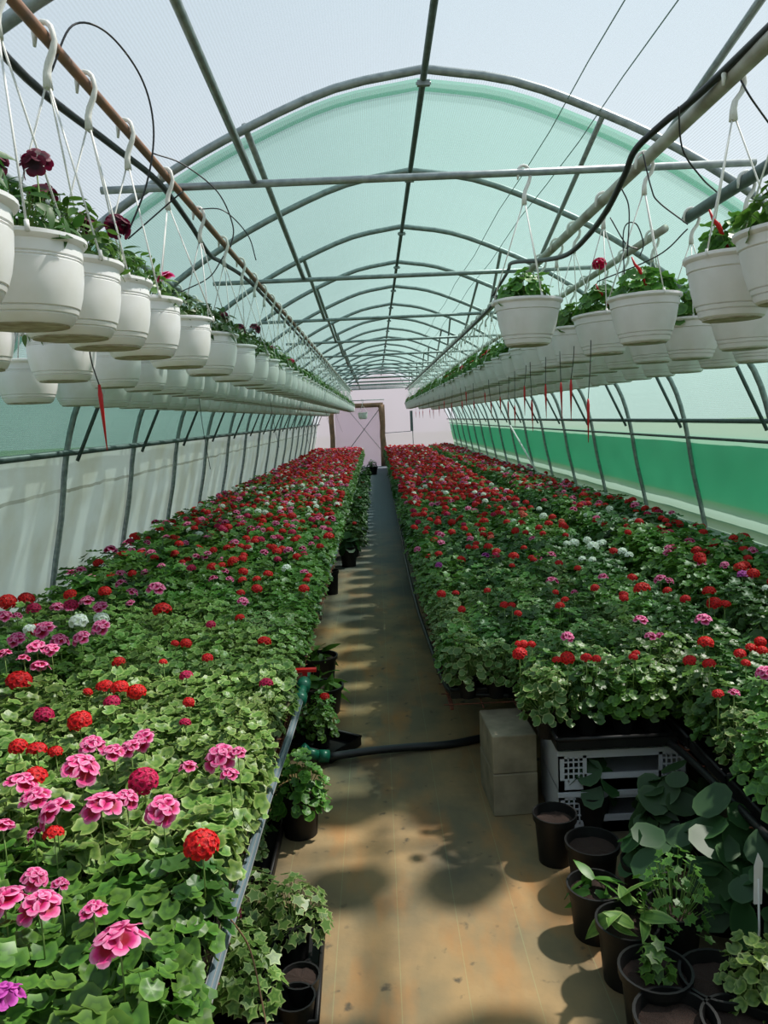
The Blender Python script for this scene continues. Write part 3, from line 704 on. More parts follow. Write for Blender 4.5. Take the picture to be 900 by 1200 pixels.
# ---- the many further geraniums: one object, instanced by geometry nodes on points
def scatter(name, protos, items, label, cat):
    """items: (proto index, x, y, z, rz, tiltx, scale)"""
    me = bpy.data.meshes.new(name); me.from_pydata([i[1:4] for i in items], [], [])
    a = me.attributes.new('pick', 'INT', 'POINT'); a.data.foreach_set('value', [i[0] for i in items])
    a = me.attributes.new('turn', 'FLOAT_VECTOR', 'POINT'); buf = []
    for i in items: buf += [i[5], 0, i[4]]
    a.data.foreach_set('vector', buf)
    a = me.attributes.new('size', 'FLOAT', 'POINT'); a.data.foreach_set('value', [i[6] for i in items])
    col = bpy.data.collections.new(name + '_kinds')
    for k, pm in enumerate(protos): 
        po = bpy.data.objects.new('%s_kind_%02d' % (name, k), pm); col.objects.link(po)
    ng = bpy.data.node_groups.new(name + '_nodes', 'GeometryNodeTree')
    ng.interface.new_socket('Geometry', in_out='INPUT', socket_type='NodeSocketGeometry'); ng.interface.new_socket('Geometry', in_out='OUTPUT', socket_type='NodeSocketGeometry')
    N = ng.nodes; L = ng.links; gi = N.new('NodeGroupInput'); go = N.new('NodeGroupOutput')
    ci = N.new('GeometryNodeCollectionInfo'); ci.inputs['Collection'].default_value = col
    ci.inputs['Separate Children'].default_value = True; ci.inputs['Reset Children'].default_value = True
    ip = N.new('GeometryNodeInstanceOnPoints'); ip.inputs['Pick Instance'].default_value = True
    def attr(nm, ty, out):
        n = N.new('GeometryNodeInputNamedAttribute'); n.data_type = ty; n.inputs['Name'].default_value = nm; return n.outputs['Attribute']
    L.new(gi.outputs[0], ip.inputs['Points']); L.new(ci.outputs[0], ip.inputs['Instance'])
    L.new(attr('pick', 'INT', 0), ip.inputs['Instance Index']); L.new(attr('turn', 'FLOAT_VECTOR', 0), ip.inputs['Rotation']); L.new(attr('size', 'FLOAT', 0), ip.inputs['Scale'])
    L.new(ip.outputs[0], go.inputs[0])
    o = put(me, name); md = o.modifiers.new('instances', 'NODES'); md.node_group = ng
    tag(o, label, cat, None, 'stuff'); return o
potted = []
def potted_mesh(fm, seed):
    """foliage over its pot in one mesh (for the rows too far to tell parts apart)"""
    mb = MB(); vs = [tuple(v.co) for v in fm.vertices]; fs = [tuple(q.vertices) for q in fm.polygons]
    uvl = fm.uv_layers[0].data; uv = [(0, 0)] * len(vs)
    for q in fm.polygons:
        for li_, vi in zip(q.loop_indices, q.vertices): uv[vi] = tuple(uvl[li_].uv)
    mb.add([(a, b, c + .115) for a, b, c in vs], fs, 0, uv, True)
    mb.lathe([(.04, 0), (.056, .1), (.0, .085)], 8, 1)
    return mb.mesh('potted', [fm.materials[0].name, 'black_plastic'])
protos = [potted_mesh(f, 0) for f in FOL_LO]
items = [(p['k'], p['x'], p['y'], ZP + p['z'] + rnd.uniform(-.015, .015), p['rz'], rnd.uniform(-.1, .1), p['s'] * 1.04) for p in rest]
scatter('geranium_foliage', protos, items, 'dense green geranium plants filling the further rows of all beds', 'plants')
hp = []; keys = list('PMRWVL')
for k in keys: hp += HEADS[k]
hitems = []
for p in rest:
    for c, hx, hy, hz, sz in p['heads']:
        hitems.append((keys.index(c) * 2 + rnd.randrange(2), hx, hy, hz, rnd.uniform(0, 6), rnd.uniform(-.2, .5), sz))
scatter('geranium_blossoms', hp, hitems, 'mass of red, pink and white flower heads over the further beds', 'flowers')

# ------------------------------------------------------------------ hanging pots
def pot_left():
    mb = MB(); p = [(0, 0), (.100, 0), (.106, .006), (.114, .020), (.111, .023), (.117, .025), (.1195, .033), (.1165, .036), (.1225, .038), (.130, .065), (.1355, .10), (.1375, .138), (.134, .141), (.1375, .144), (.134, .148), (.138, .151), (.137, .176), (.146, .181), (.150, .186), (.150, .194), (.143, .196), (.140, .192), (.128, .170), (0, .168)]
    mb.lathe(p, 32); return mb.mesh('pot', 'pot_white_left')
def pot_right():
    mb = MB(); p = [(0, 0), (.092, 0), (.100, .006), (.105, .022), (.102, .024), (.108, .027), (.111, .038), (.108, .040), (.114, .043), (.128, .090), (.138, .145), (.1365, .148), (.142, .152), (.145, .178), (.152, .182), (.156, .188), (.155, .197), (.147, .199), (.138, .192), (.126, .170), (0, .168)]
    mb.lathe(p, 32); return mb.mesh('pot', 'white_plastic')
PL, PR = pot_left(), pot_right()
def base_ring(r_):
    mb = MB(); mb.lathe([(0, -.004), (r_ * .72, -.004), (r_ * .96, -.003), (r_ * .965, .004)], 24); return mb.mesh('base', 'pot_base_soil')
BL, BR = base_ring(.100), base_ring(.094)
HSOIL = disc_mesh('soil', .132, 'soil', 20)
def hook_mesh(pr_):
    """flat white hook over a rail of radius pr_ ; origin on the rail's axis, tail ends .14 below"""
    mb = MB(); a = pr_ + .009; pts = [(-a - .002, 0, -.03), (-a, 0, -.01)]
    for i in range(7): q = math.pi - math.pi * i / 6; pts.append((a * math.cos(q), 0, a * math.sin(q) * 1.05 + .002))
    pts += [(a + .004, 0, -.02), (a - .004, 0, -.045), (.006, 0, -.075), (0, 0, -.10), (0, 0, -.135)]
    n = len(pts); rs = [.005, .008] + [.0095] * (n - 6) + [.011, .0115, .013, .016][:4]
    mb.tube([Vector(p) for p in pts], rs[:n], 8, flat=.75); return mb.mesh('hook', 'cord_white')
HOOKS = {}
def cords_mesh(drop, seg=5):
    """one cord from the hook's tail to the rim; origin at the hook's rail axis"""
    mb = MB(); top = Vector((.006, 0, -.13)); bot = Vector((.149, 0, -drop + .0)); 
    mb.tube([top.lerp(bot, t) for t in (0, .5, 1)], .0029, seg); mb.tube([bot + Vector((0, 0, .012)), bot + Vector((.004, 0, -.012))], .0055, 6)
    return mb.mesh('cord', 'cord_white')
HFOL = {
 'petunia': [foliage_mesh('foliage', 190, .135, (.15, .18, .13)[k], .028, ('leaf_dark', 'leaf_blade', 'leaf_green')[k], 51 + k, BLADES, True, -.1, .35) for k in range(3)],
 'geranium': [foliage_mesh('foliage', 74, .14, .19, .036, 'leaf_green', 61, LEAVES, True, -.1, .4), foliage_mesh('foliage', 70, .13, .15, .034, 'leaf_green', 62, LEAVES, True, -.1, .4), foliage_mesh('foliage', 70, .13, .14, .030, 'leaf_blade', 63, LEAVES, True, -.1, .4)]}
def row_ys(key):
    if key == 'li': ys = [1.50, 1.87, 2.14, 2.43, 2.78, 3.32, 3.92, 4.52, 5.1, 5.62, 6.1]; st = .45
    elif key == 'lm': ys = [1.9, 2.6, 3.35, 4.0, 4.5, 5.0, 5.5]; st = .46
    elif key == 'lo': ys = [3.0, 3.75, 4.4, 4.9, 5.4]; st = .47
    elif key == 'ri': ys = [1.6, 2.20, 2.58, 3.40, 4.0, 4.55, 5.0]; st = .45
    elif key == 'rm': ys = [1.9, 2.6, 3.38, 3.95, 4.5, 5.0]; st = .45
    else: ys = [2.6, 3.3, 4.15, 4.6, 5.1]; st = .46
    while ys[-1] < 26.5: ys.append(ys[-1] + st)
    return ys
RN = dict(li='inner left row', lm='middle left row', lo='outer left row', ri='inner right row', rm='middle right row', ro='outer right row')
HEAD_AT = {('li', 1): 'BB', ('li', 2): 'B', ('li', 3): 'BB', ('li', 5): 'P', ('li', 7): 'B', ('li', 8): 'BB', ('li', 13): 'BM', ('li', 16): 'B', ('li', 11): 'B', ('ri', 4): 'M'}
one_mesh = {}
def joined(parts, name):
    """several meshes at offsets joined into one mesh, keeping materials"""
    mb = MB(); names = []
    for me, M in parts:
        ml = [m.name for m in me.materials]; idx = []
        for m in ml:
            if m not in names: names.append(m)
            idx.append(names.index(m))
        o = len(mb.v); mb.v += [tuple(M @ v.co) for v in me.vertices]; uvs = [(0, 0)] * len(me.vertices); ul = me.uv_layers[0].data
        for q in me.polygons:
            mb.f.append(tuple(i + o for i in q.vertices)); mb.m.append(idx[q.material_index]); mb.sm.append(q.use_smooth)
            for l_, vi in zip(q.loop_indices, q.vertices): uvs[vi] = tuple(ul[l_].uv)
        mb.uv += uvs
    return mb.mesh(name, names)
def T(x, y, z, rz=0, s=1): return Matrix.Translation((x, y, z)) @ Matrix.Rotation(rz, 4, 'Z') @ Matrix.Diagonal((s, s, s, 1))
DROPS = dict(li=.575, lm=.53, lo=.36, ri=.555, rm=.50, ro=.20)
RAIL_R = dict(li=.0155, lm=.016, lo=.014, ri=.026, rm=.024, ro=.016)
def hang(key, x, y, zr_, idx, label, group, near, drop, railr, plant, heads_, foln):
    left = key[0] == 'l'; pm, bm = (PL, BL) if left else (PR, BR)
    hk = HOOKS.setdefault(railr, hook_mesh(railr)); ck = one_mesh.setdefault(('cord', drop), cords_mesh(drop))
    zb = -drop - .195; rz = rnd.uniform(-.3, .3); a0 = rnd.uniform(0, 2)
    if near:
        t = thing('hanging_pot', label, 'hanging pot', (x, y, zr_), 0, group)
        put(pm, 'pot', t, (0, 0, zb), (rnd.uniform(-.025, .025), rnd.uniform(-.03, .03), rz)); put(bm, 'base', t, (0, 0, zb))
        put(HSOIL, 'soil', t, (0, 0, zb + .172)); put(hk, 'hook', t, None, (0, 0, rnd.uniform(-.25, .25)))
        for k in range(3): put(ck, 'cord', t, None, (0, 0, a0 + k * 2.094))
        if plant: put(HFOL[plant][foln], 'foliage', t, (0, 0, zb + .185), (0, 0, rnd.uniform(0, 6)), rnd.uniform(.85, 1.12))
        for q, c in enumerate(heads_):
            sz = .08 if c == 'B' else .075
            ax = -.04 + .09 * q + (.02 if left else 0); hh = zb + .185 + (.165 if c != 'M' or left else .25)
            put(rnd.choice(HEADS[c]), 'flower_head', t, (ax, -.06 + .03 * q, hh), (.5, .2, rnd.uniform(0, 6)), sz)
            so = put(STALK, 'flower_stalk', t, (ax, -.06 + .03 * q, hh)); so.scale = (.14, .14, .12 if hh - zb < .34 else .2)
        return t
    kk = (left, drop, railr, plant, foln, tuple(heads_))
    if kk not in one_mesh:
        parts = [(pm, T(0, 0, zb)), (bm, T(0, 0, zb)), (hk, T(0, 0, 0))] + [(ck, T(0, 0, 0, k * 2.094 + foln)) for k in range(3)]
        if plant: parts.append((HFOL[plant][foln], T(0, 0, zb + .185)))
        for q, c in enumerate(heads_): parts.append((HEADS[c][0], T(-.04 + .08 * q, -.05, zb + .31, 0, .09)))
        one_mesh[kk] = joined(parts, 'hanging_pot')
    o = put(one_mesh[kk], 'hanging_pot', None, (x, y, zr_), (0, 0, 0)); return tag(o, label, 'hanging pot', group)
for key, (x, zr_) in ROWS.items():
    left = key[0] == 'l'; ys = row_ys(key)
    for i, y in enumerate(ys):
        near = y < 7.0
        hd = HEAD_AT.get((key, i), '')
        if not hd and not near and rnd.random() < .22: hd = 'B' if left else 'R'
        plant = 'petunia' if left else 'geranium'
        if key in ('lo', 'ro'): plant = None if rnd.random() < .5 else plant
        desc = 'white hanging pot'
        if not plant: desc = 'white hanging pot without a plant'
        elif near and hd: desc += ' with %s blooms' % CNAME[hd[0]]
        elif near: desc += ' of green leaves'
        lab = '%s, %s from the front in the %s' % (desc, ORD[i], RN[key])
        if not plant: lab = 'white hanging pot without a plant, %s in the %s' % (ORD[i], RN[key])
        yy = y + (rnd.uniform(-.02, .02) if i > 3 else 0); zz = zr_ - rnd.uniform(0, .01)
        if key == 'rm' and y < 4.1: zz = 2.70
        hang(key, x, yy, zr_ if key != 'rm' or y > 4.1 else 2.70, i, lab, 'white pots hanging in the ' + RN[key], near, DROPS[key], RAIL_R[key], plant, hd, rnd.randrange(3))
hang('ri', .70, tieY[1], tz(.655), 0, 'white hanging pot of green leaves alone on the crossbar, inward of the right row', None, True, .55, .0165, 'geranium', '', 1)
hang('li', -.36, 23.5, 2.33, 0, 'single white hanging pot in front of the timber doorway at the far end', None, True, .36, .0165, None, '', 0)
bar('pot_rail', (-.9, 23.5, 2.33), (.3, 23.5, 2.33), .012)

# drip lines: thin black tubes with red drip spikes hanging below the pots
def drip(x, y, z0, ln, lean, label, group=None, red=True, sp=.11):
    t = thing('drip_line', label, 'drip line', (x, y, z0), 0, group)
    mb = MB(); p = [Vector((0, 0, 0)), Vector((lean * .2, 0, -ln * .35)), Vector((lean * .6, 0, -ln * .7)), Vector((lean, 0, -ln))]
    mb.tube(spline(p, 3), .0022, 5); mb.build('tube', 'black_rubber', t)
    if red:
        mb = MB(); e = p[-1]; d = Vector((lean * 1.2 + .012, 0, -1)).normalized()
        mb.tube([e, e + d * .02, e + d * .03, e + d * sp], [.004, .006, .0075, .0015], 6); mb.build('spike', 'red_plastic', t)
    return t
drip(-.86, 2.42, 2.02, .10, .02, 'black drip tube with long red spike hanging under the left pots', sp=.20)
sp_list = [(632, 3.6, 470, 30), (663, 3.9, 445, 28), (655, 4.2, 448, 20), (640, 4.6, 450, 15), (600, 5.0, 470, 18), (617, 5.3, 452, 14), (604, 6.0, 475, 12), (597, 6.3, 470, 12), (585, 6.8, 465, 12), (573, 7.3, 470, 12), (555, 8.0, 470, 12), (566, 8.5, 460, 12), (540, 9.2, 470, 12), (528, 10.0, 472, 12), (520, 11, 470, 12), (510, 12, 476, 12), (505, 13.2, 480, 12), (500, 14.5, 480, 12), (545, 8.8, 452, 12), (495, 16, 481, 12), (490, 17.5, 482, 12), (484, 19, 482, 12)]
for i, (px, y, py, ln) in enumerate(sp_list):
    x, _, z = bp(px, py, y); x = min(2.1, max(1.0, x))
    top = 2.09 if x < 1.35 else 2.05
    drip(x, y, top, max(.06, top - z), rnd.uniform(-.02, .02), 'thin drip tube with red spike under the right pots, %s from the front' % ORD[i], 'drip lines under the right hanging pots', sp=.20 if i < 6 else .16)
for i, (x, y, z, l) in enumerate([(-.95, 7.2, 2.0, .45), (-1.2, 5.4, 1.98, .5), (-.95, 10, 2.0, .5), (-1.0, 12, 2.0, .5), (-1.1, 14, 2.0, .45), (-1.0, 16, 2.0, .5), (-.9, 18, 2.0, .5)]):
    drip(x, y, z, l, rnd.uniform(.02, .14), 'loose black tube end hanging under the left pots, %s from the front' % ORD[i], 'tube ends under the left hanging pots', red=False)
for i, (x, y, z) in enumerate([(1.09, 2.62, 2.29), (1.10, 3.40, 2.30), (1.12, 4.0, 2.29)]):
    mb = MB(); mb.tube([(0, 0, .10), (.012, 0, .07), (.03, 0, .05), (.075, .01, -.04)], [.003, .005, .0075, .003], 6)
    o = mb.build('drip_spike', 'red_plastic', None, (x, y - .07, z)); tag(o, 'red drip spike stuck in the soil of an inner right pot, %s from the front' % ORD[i], 'drip spike')
# hoses along the rails
def hose(name, pts, r_, m, label, cat, n=6, seg=8):
    mb = MB(); mb.tube(spline(pts, n), r_, seg); o = mb.build(name, m); return tag(o, label, cat)
hose('irrigation_pipe', [(-.88, .6, 2.77), (-.875, 1.6, 2.75), (-.885, 2.2, 2.72), (-.86, 2.8, 2.75), (-.835, 3.3, 2.77), (-.83, 3.8, 2.73), (-.845, 4.3, 2.69), (-.85, 4.8, 2.73), (-.83, 6, 2.77), (-.84, 10, 2.77), (-.84, 28, 2.77)], .012, 'black_rubber', 'black irrigation pipe running beside the rusty rail of the left pots', 'pipe')
hose('irrigation_pipe', [(1.19, 1.0, 2.84), (1.19, 1.8, 2.845)] + [bp(*a) for a in ((825, 105, 2.7), (780, 142, 2.85), (745, 175, 3.0), (732, 205, 3.1), (712, 245, 3.3), (690, 275, 3.6), (665, 298, 4.0), (635, 305, 4.5), (600, 308, 5.2))] + [(1.08, 6.2, 2.86), (1.12, 7.2, 2.84), (1.14, 9, 2.76), (1.14, 28, 2.76)], .0125, 'black_rubber', 'thick black irrigation pipe sagging below the white rail on the right', 'pipe')
rt = random.Random(3)
def loop(pts, i, side): hose('drip_tube', pts, .003, 'black_rubber', 'thin black drip tube looping in the air above the %s pots, %s from the front' % (side, ORD[i]), 'tube', 8, 5)
loop([bp(60, 84, 2.2), bp(85, 30, 2.25), (bp(125, 38, 2.35)), bp(165, 90, 2.45), bp(180, 150, 2.5), bp(172, 215, 2.5), bp(147, 280, 2.5)], 0, 'left')
loop([bp(180, 180, 3.2), bp(215, 193, 3.3), bp(255, 225, 3.4), bp(273, 265, 3.45), bp(270, 290, 3.45)], 1, 'left')
loop([bp(232, 245, 3.9), bp(262, 247, 3.9), bp(290, 275, 4.0), bp(300, 305, 4.0)], 2, 'left')
loop([bp(213, 225, 3.0), bp(190, 245, 3.0), bp(150, 280, 2.95)], 3, 'left')
loop([bp(262, 300, 3.9), bp(245, 325, 3.9), bp(212, 342, 3.85)], 4, 'left')
loop([bp(795, 125, 2.6), bp(800, 175, 2.7), bp(822, 208, 2.8), bp(840, 225, 2.9)], 0, 'right')
loop([bp(868, 94, 2.3), bp(880, 115, 2.3), bp(905, 150, 2.4)], 1, 'right')
loop([bp(753, 178, 3.1), bp(763, 220, 3.1), bp(772, 237, 3.1), bp(806, 263, 3.1)], 2, 'right')
loop([bp(728, 220, 3.3), bp(737, 245, 3.3), bp(735, 300, 3.3)], 3, 'right')
loop([bp(732, 330, 3.6), bp(731, 270, 3.6), bp(745, 262, 3.6), bp(754, 285, 3.6), bp(750, 300, 3.6)], 4, 'right')
loop([bp(715, 255, 3.6), bp(733, 285, 3.6), bp(748, 292, 3.6)], 5, 'right')
loop([bp(806, 268, 3.2), bp(770, 300, 3.3), bp(700, 330, 3.6)], 6, 'right')

# ------------------------------------------------------------------ hose, valve, pipe on the left bench edge
HZ = ZM + .06
hp_ = [(-.47, .8, HZ)] + [tuple(at(a, b, HZ)) for a, b in ((236, 1190), (264, 1095), (288, 1020), (312, 940), (338, 865), (351, 822))]
mb = MB(); mb.tube(spline(hp_, 8), .016, 12)
hose_o = thing('water_hose', 'ribbed translucent grey water hose lying along the edge of the left bench', 'hose', (-.47, .8, 0))
o = mb.build('hose_body', 'clear_hose', hose_o); o.location = (.47, -.8, 0)
for a in range(6):                         # the moulded ribs along the hose
    rb = MB(); pts = spline(hp_, 8); q = a * math.pi / 3
    rb.tube([p + Vector((math.cos(q) * .0155, 0, math.sin(q) * .0155)) for p in pts], .0022, 4); o = rb.build('rib', 'grey_plastic', hose_o); o.location = (.47, -.8, 0)
v = thing('hose_valve', 'dark green hose coupling and valve with a red lever on the left bench edge', 'valve', tuple(at(351, 822, HZ)))
mb = MB(); mb.tube([(0, 0, 0), (0, .07, 0)], .034, 12); mb.tube([(0, .07, 0), (0, .17, .004)], .022, 12); mb.tube([(0, .17, .004), (0, .25, .006)], .036, 12); mb.tube([(0, .25, .0), (0, .42, .008)], .022, 12); mb.build('coupling', 'green_plastic', v)
mb = MB(); mb.box(-.012, .012, .30, .33, .01, .045); mb.box(-.13, .06, .295, .33, .045, .06); mb.build('lever', 'red_plastic', v)
hose('water_hose', [tuple(at(a, b, HZ + .01)) for a, b in ((356, 766), (357, 740), (362, 715), (373, 690), (392, 652), (399, 620), (407, 590))] + [(-.42, 14, HZ + .04)], .019, 'clear_hose', 'grey water hose continuing beyond the red valve lever along the left bench', 'hose')
hose('rim_pipe', [tuple(at(a, b, ZM + .03)) for a, b in ((600, 815), (560, 814), (533, 813), (519, 797), (506, 762), (492, 722), (483, 690), (475, 655))] + [(.25, 10, ZM + .02), (.27, 20, ZM + .02)], .013, 'black_plastic', 'dark pipe bending round the near corner of the right bench', 'pipe')
hose('floor_pipe', [(-.32, 3.86, .045), (-.1, 3.92, .04), (.1, 3.97, .028), (.33, 4.0, .022), (.6, 4.1, .02)], .022, 'black_rubber', 'black pipe lying across the path towards the concrete block', 'pipe')
v2 = thing('pipe_coupling', 'dark green coupling at the left end of the pipe across the path', 'coupling', (-.32, 3.86, .048))
mb = MB(); mb.tube([(.0, 0, 0), (-.05, -.01, .01)], .032, 12); mb.tube([(-.05, -.01, .01), (-.12, -.02, .04)], .026, 12); mb.build('coupling_body', 'green_plastic', v2)
mb = MB(); mb.tube([(-.12, -.02, .04), (-.14, -.02, .06)], .034, 12); mb.build('coupling_nut', 'green_plastic', v2)
hose('rim_pipe', [(1.14, 3.08, ZM + .02), (1.16, 2.9, ZM + .03), (1.18, 2.4, ZM + .03), (1.18, 1.8, ZM + .03)], .014, 'black_plastic', 'dark pipe along the edge of the bench end nearest the camera on the right', 'pipe')
hose('string', [(-.45, 1.95, HZ + .02), (-.41, 1.97, .36), (-.38, 1.93, .25), (-.35, 1.85, .13), (-.36, 1.78, .07)], .0025, 'wood', 'thin pale string dangling from the ribbed hose to the floor tray', 'string')

# ------------------------------------------------------------------ things on the floor
def big_pot(r_, h): return pot_mesh('pot', r_, h, 'black_plastic', seg=28, base=.8)
SOILB = disc_mesh('soil', 1.0, 'soil', 24)
BROAD = foliage_mesh('foliage', 15, .13, .20, .075, 'leaf_broad', 81, [leaf_shape(10, 2, .16, .03, .1, True, 4, False)], True, .0, .5)
BROAD2 = foliage_mesh('foliage', 30, .22, .30, .085, 'leaf_broad', 82, [leaf_shape(12, 2, .14, .03, .1, True, 6, False)], True, -.1, .6)
ROSETTE = foliage_mesh('foliage', 16, .05, .07, .062, 'leaf_blade', 83, BLADES, False, .0, .2)
ROSLIGHT = foliage_mesh('foliage', 14, .05, .06, .055, 'leaf_light', 84, BLADES, False, .0, .2)
IVYF = foliage_mesh('foliage', 120, .15, .16, .022, 'leaf_cream', 85, IVY, True, -.3, .7)
IVYF2 = foliage_mesh('foliage', 100, .13, .13, .024, 'leaf_light', 86, IVY, True, -.3, .7)
SHRUB = foliage_mesh('foliage', 110, .12, .22, .014, 'leaf_blade', 87, IVY, True, -.1, .5)
def floor_pot(x, y, r_, h, label, fol=None, fs=1.0, fz=0, head=None):
    t = thing('flower_pot', label, 'pot', (x, y, 0), 0)
    put(big_pot(r_, h), 'pot', t); put(SOILB, 'soil', t, (0, 0, h * .815), None, (r_ * .93, r_ * .93, 1))
    if fol is not None: put(fol, 'foliage', t, (0, 0, h * .8 + fz), (0, 0, rnd.uniform(0, 6)), fs)
    if head: put(HEADS[head][0], 'flower_head', t, (.03, -.02, h + .22), None, .07)
    return t
def fp(px, py, z): q = at(px, py, z); return q.x, q.y
def potat(px, py, wpx, h, label, **k):
    x, y = fp(px, py, h); d = proj(x, y, h)[2]; return floor_pot(x, y, wpx / 2 / FPX * d / 1.08, h, label, **k)
potat(650, 952, 52, .20, 'black pot of bare soil against the foot of the concrete block')
potat(694, 985, 64, .19, 'black pot of bare brown soil with a pale rim behind the leafy ones')
potat(697, 1036, 66, .18, 'black pot with a low dark seedling, in front of the bare one', fol=ROSETTE, fs=.8)
potat(735, 1078, 74, .20, 'black pot with a pale lettuce-like rosette leaning over its left side', fol=ROSLIGHT, fs=1.15, fz=.03)
potat(768, 1134, 86, .20, 'black pot with a small feathery plant, left of the darkest pots', fol=foliage_mesh('foliage', 26, .05, .10, .022, 'leaf_green', 88, IVY, True, 0, .5), fz=.02)
potat(792, 1190, 98, .19, 'black pot of bare soil at the lower edge of the picture')
potat(758, 1008, 60, .22, 'black pot holding a leafy shoot, beside the hydrangea-like leaves', fol=BROAD, fs=.62, fz=.02)
potat(843, 1142, 92, .19, 'empty looking dark pot right of the feathery plant')
potat(893, 1155, 88, .19, 'dark pot at the right edge with a pale lobed geranium', fol=FOL[1], fs=.9)
potat(868, 1196, 90, .19, 'dark pot at the bottom right corner with bare soil')
potat(790, 1060, 66, .22, 'dark pot with a small-leaved bushy shrub', fol=SHRUB, fs=1.0)
potat(690, 925, 54, .16, 'dark pot with broad leaves in front of the white crate', fol=BROAD, fs=.72, fz=.02)
potat(845, 1010, 80, .22, 'pot with large dark hydrangea-like leaves under the right bench', fol=BROAD2, fs=.8)
potat(790, 945, 70, .22, 'pot with large dark leaves close to the end of the white crate', fol=BROAD2, fs=.62)
potat(905, 1060, 80, .2, 'pot with broad dark leaves deep under the bench at the right edge', fol=BROAD2, fs=.7)
mb = MB(); mb.tube([(0, 0, 0), (.005, 0, .12), (.0, .0, .28)], .0035, 5); mb.add([(-.012, 0, .2), (.012, 0, .2), (.014, .002, .33), (0, .002, .36), (-.012, 0, .32)], [(0, 1, 2, 3, 4)]); mb.add([(-.012, .004, .2), (-.012, .004, .32), (0, .006, .36), (.014, .006, .33), (.012, .004, .2)], [(0, 1, 2, 3, 4)])
x, y = fp(888, 1078, .25)
tag(mb.build('plant_marker', 'white_plastic', None, (x, y, .10)), 'pale plant marker stick standing among the dark pots at the right edge', 'marker')
# white lattice crates
def crate(x, y, z, wd, dp, h, label, rz=0):
    t = thing('plastic_crate', label, 'crate', (x, y, z), rz)
    mb = MB(); a, b = wd / 2, dp / 2; tk = .006
    mb.box(-a, a, -b, b, 0, .008)
    mb.box(-a, a, b - tk, b, 0, h); mb.box(-a, -a + tk, -b, b, 0, h); mb.box(a - tk, a, -b, b, 0, h)
    # front: frame with a wide hand opening, lattice panels at both ends
    mb.box(-a, a, -b, -b + tk, h - .035, h); mb.box(-a, a, -b, -b + tk, 0, .05)
    for s_ in (-1, 1): mb.box(min(s_ * a, s_ * (a - .025)), max(s_ * a, s_ * (a - .025)), -b, -b + tk, 0, h)
    mb.box(-a * .62, -a * .56, -b, -b + tk, 0, h); mb.box(a * .56, a * .62, -b, -b + tk, 0, h)
    mb.box(-a * .6, a * .6, -b, -b + tk, .0, h * .42)
    mb.box(-a - .006, a + .006, -b - .006, -b, h - .02, h)
    mb.build('body', 'crate_white', t)
    lt = MB()
    for s_ in (-1, 1):
        x0, x1 = sorted((s_ * a * .6, s_ * (a - .02)))
        n = 4
        for i in range(1, n): q = x0 + (x1 - x0) * i / n; lt.box(q - .003, q + .003, -b, -b + tk, .04, h - .03)
        for i in range(1, 7): q = h * i / 7; lt.box(x0, x1, -b + .001, -b + tk, q - .003, q + .003)
    lt.build('lattice', 'crate_white', t)
    return t
cx0, cy0 = .70, 3.07
crate(cx0 + .27, cy0 + .20, .0, .54, .36, .185, 'white plastic lattice crate, the lower of the two under the right bench')
crate(cx0 + .27, cy0 + .20, .187, .54, .36, .18, 'white plastic lattice crate, the upper one carrying the right bench', 0)
# left side of the path
potat(350, 925, 52, .20, 'black pot with a broad-leaved geranium beside the pipe coupling', fol=FOL[0], fs=1.05)
x, y = fp(352, 800, .05)
potat(378, 803, 50, .17, 'black pot of dark rosette leaves right of the red valve lever', fol=ROSETTE, fs=1.3)
potat(374, 768, 44, .17, 'black pot of dark rosette leaves behind the valve', fol=ROSETTE, fs=1.2)
def floor_tray(x, y, rz, wd, l, label):
    t = tag(put(tray_mesh(wd, l, .05), 'carry_tray', None, (x, y, .004), (0, 0, rz)), label, 'tray'); return t
ct = at(385, 868, .05); floor_tray(ct.x - .04, ct.y + .02, -.62, .34, .26, 'black tray turned askew on the floor left of the path pipe')
for i, (dx, dy, f, h) in enumerate([(-.02, .02, FOL_LO[0], 'R'), (-.16, .06, FOL_LO[4], None), (-.02, .2, FOL_LO[2], None)]):
    t = thing('geranium', 'small geranium in the askew floor tray, %s' % ['with one red flower', 'at its left end', 'at its back'][i], 'plant', (ct.x + dx - .02, ct.y + dy, .012))
    put(POT, 'pot', t); put(FOL[[0, 4, 2][i]], 'foliage', t, (0, 0, .09), None, .75)
    if h: put(HEADS[h][0], 'flower_head', t, (.03, 0, .28), None, .06)
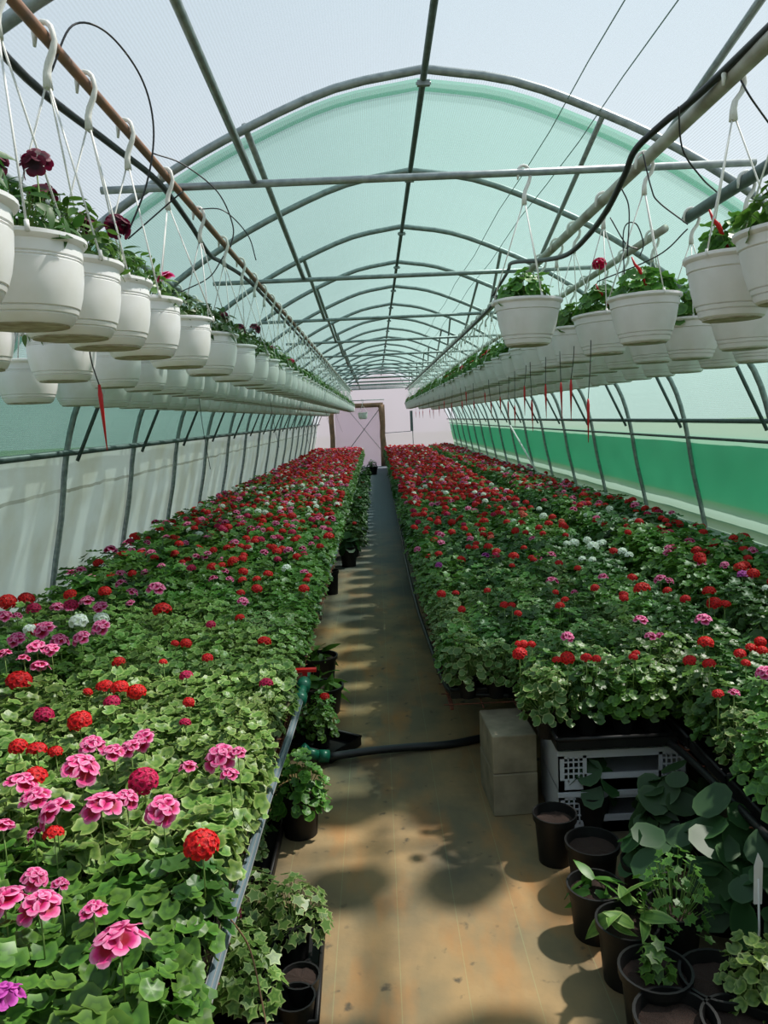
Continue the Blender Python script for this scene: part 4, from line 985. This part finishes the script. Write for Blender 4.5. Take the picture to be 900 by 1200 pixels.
# near floor tray with ivy-leaved plants
tn = at(318, 1130, .05); floor_tray(tn.x - .02, tn.y + .0, .02, .36, .52, 'black carrying tray on the floor at the bottom left of the path')
ivp = [(-.12, -.05, IVYF2, 'dark ivy-leaved plant with a dark red bud in the near floor tray'), (.06, .10, IVYF, 'cream-edged ivy-leaved plant spilling over the path side of the near floor tray'), (-.10, .16, IVYF, 'cream-edged ivy-leaved plant at the bench side of the near floor tray'), (-.04, -.2, IVYF2, 'light ivy-leaved plant at the front of the near floor tray')]
for i, (dx, dy, f, lab) in enumerate(ivp):
    t = thing('ivy_geranium', lab, 'plant', (tn.x + dx, tn.y + dy, .01))
    put(big_pot(.062, .11), 'pot', t); put(f, 'foliage', t, (0, 0, .12), (0, 0, i * 1.3), .86)
    if i == 0: put(HEADS['B'][0], 'flower_head', t, (.03, -.02, .27), None, .05)
for i, (px, py) in enumerate([(352, 1147), (346, 1172)]):
    q = at(px, py, .10); t = thing('flower_pot', ['small black pot of dry brown soil at the corner of the near floor tray', 'small empty black pot in front of the dry one'][i], 'pot', (q.x, q.y, .012))
    mb = MB(); mb.lathe([(0, 0), (.045, 0), (.058, .09), (.062, .1), (.056, .1), (.046, .03), (0, .03)], 18); mb.build('pot', 'black_plastic', t)
    if i == 0: put(SOILB, 'soil', t, (0, 0, .085), None, (.053, .053, 1))
t2 = at(300, 990, .05); floor_tray(t2.x - .03, t2.y, .0, .24, .5, 'black tray on the floor between the black pot and the ivy-leaved plants')
for i, dy in enumerate((-.15, .02, .17)):
    t = thing('geranium', 'small-leaved geranium in the floor tray under the hose, %s from the front' % ORD[i], 'plant', (t2.x - .03, t2.y + dy, .012))
    put(POT, 'pot', t); put(FOL[[3, 4, 3][i]], 'foliage', t, (0, 0, .09), (0, 0, i), .82)
# further along the path on the left: pots standing against the bench
for i, (px, py, w_, f, lab) in enumerate([(408, 640, 22, BROAD, 'black pot of leafy shoots beside the left bench, first beyond the hose bend'), (388, 668, 18, None, 'small black pot on the left bench edge'), (415, 605, 22, FOL[4], 'dark bushy pot at the left of the path, second beyond the hose bend'), (420, 585, 20, FOL[4], 'dark bushy pot at the left of the path, third beyond the hose bend'), (423, 570, 18, FOL[4], 'dark bushy pot at the left of the path, fourth beyond the hose bend'), (428, 555, 14, FOL[4], 'dark bushy pot left of the path near the far door'), (436, 547, 14, FOL[4], 'dark plant standing at the far end of the path')]):
    potat(px, py, w_, .25, lab, fol=f, fs=(1.3 if f is not BROAD else .9))
for i in range(9):
    y = 10 + i * 1.1
    lab = 'dark leafy pot ' + ('with a red bloom ' if i % 3 == 0 else '') + 'beside the far left bench, ' + ORD[i] + ' from the front'
    t = floor_pot(-.36, y, .09, .22, lab, FOL[4], 1.5, 0, 'R' if i % 3 == 0 else None); t['group'] = 'leafy pots along the far left bench'
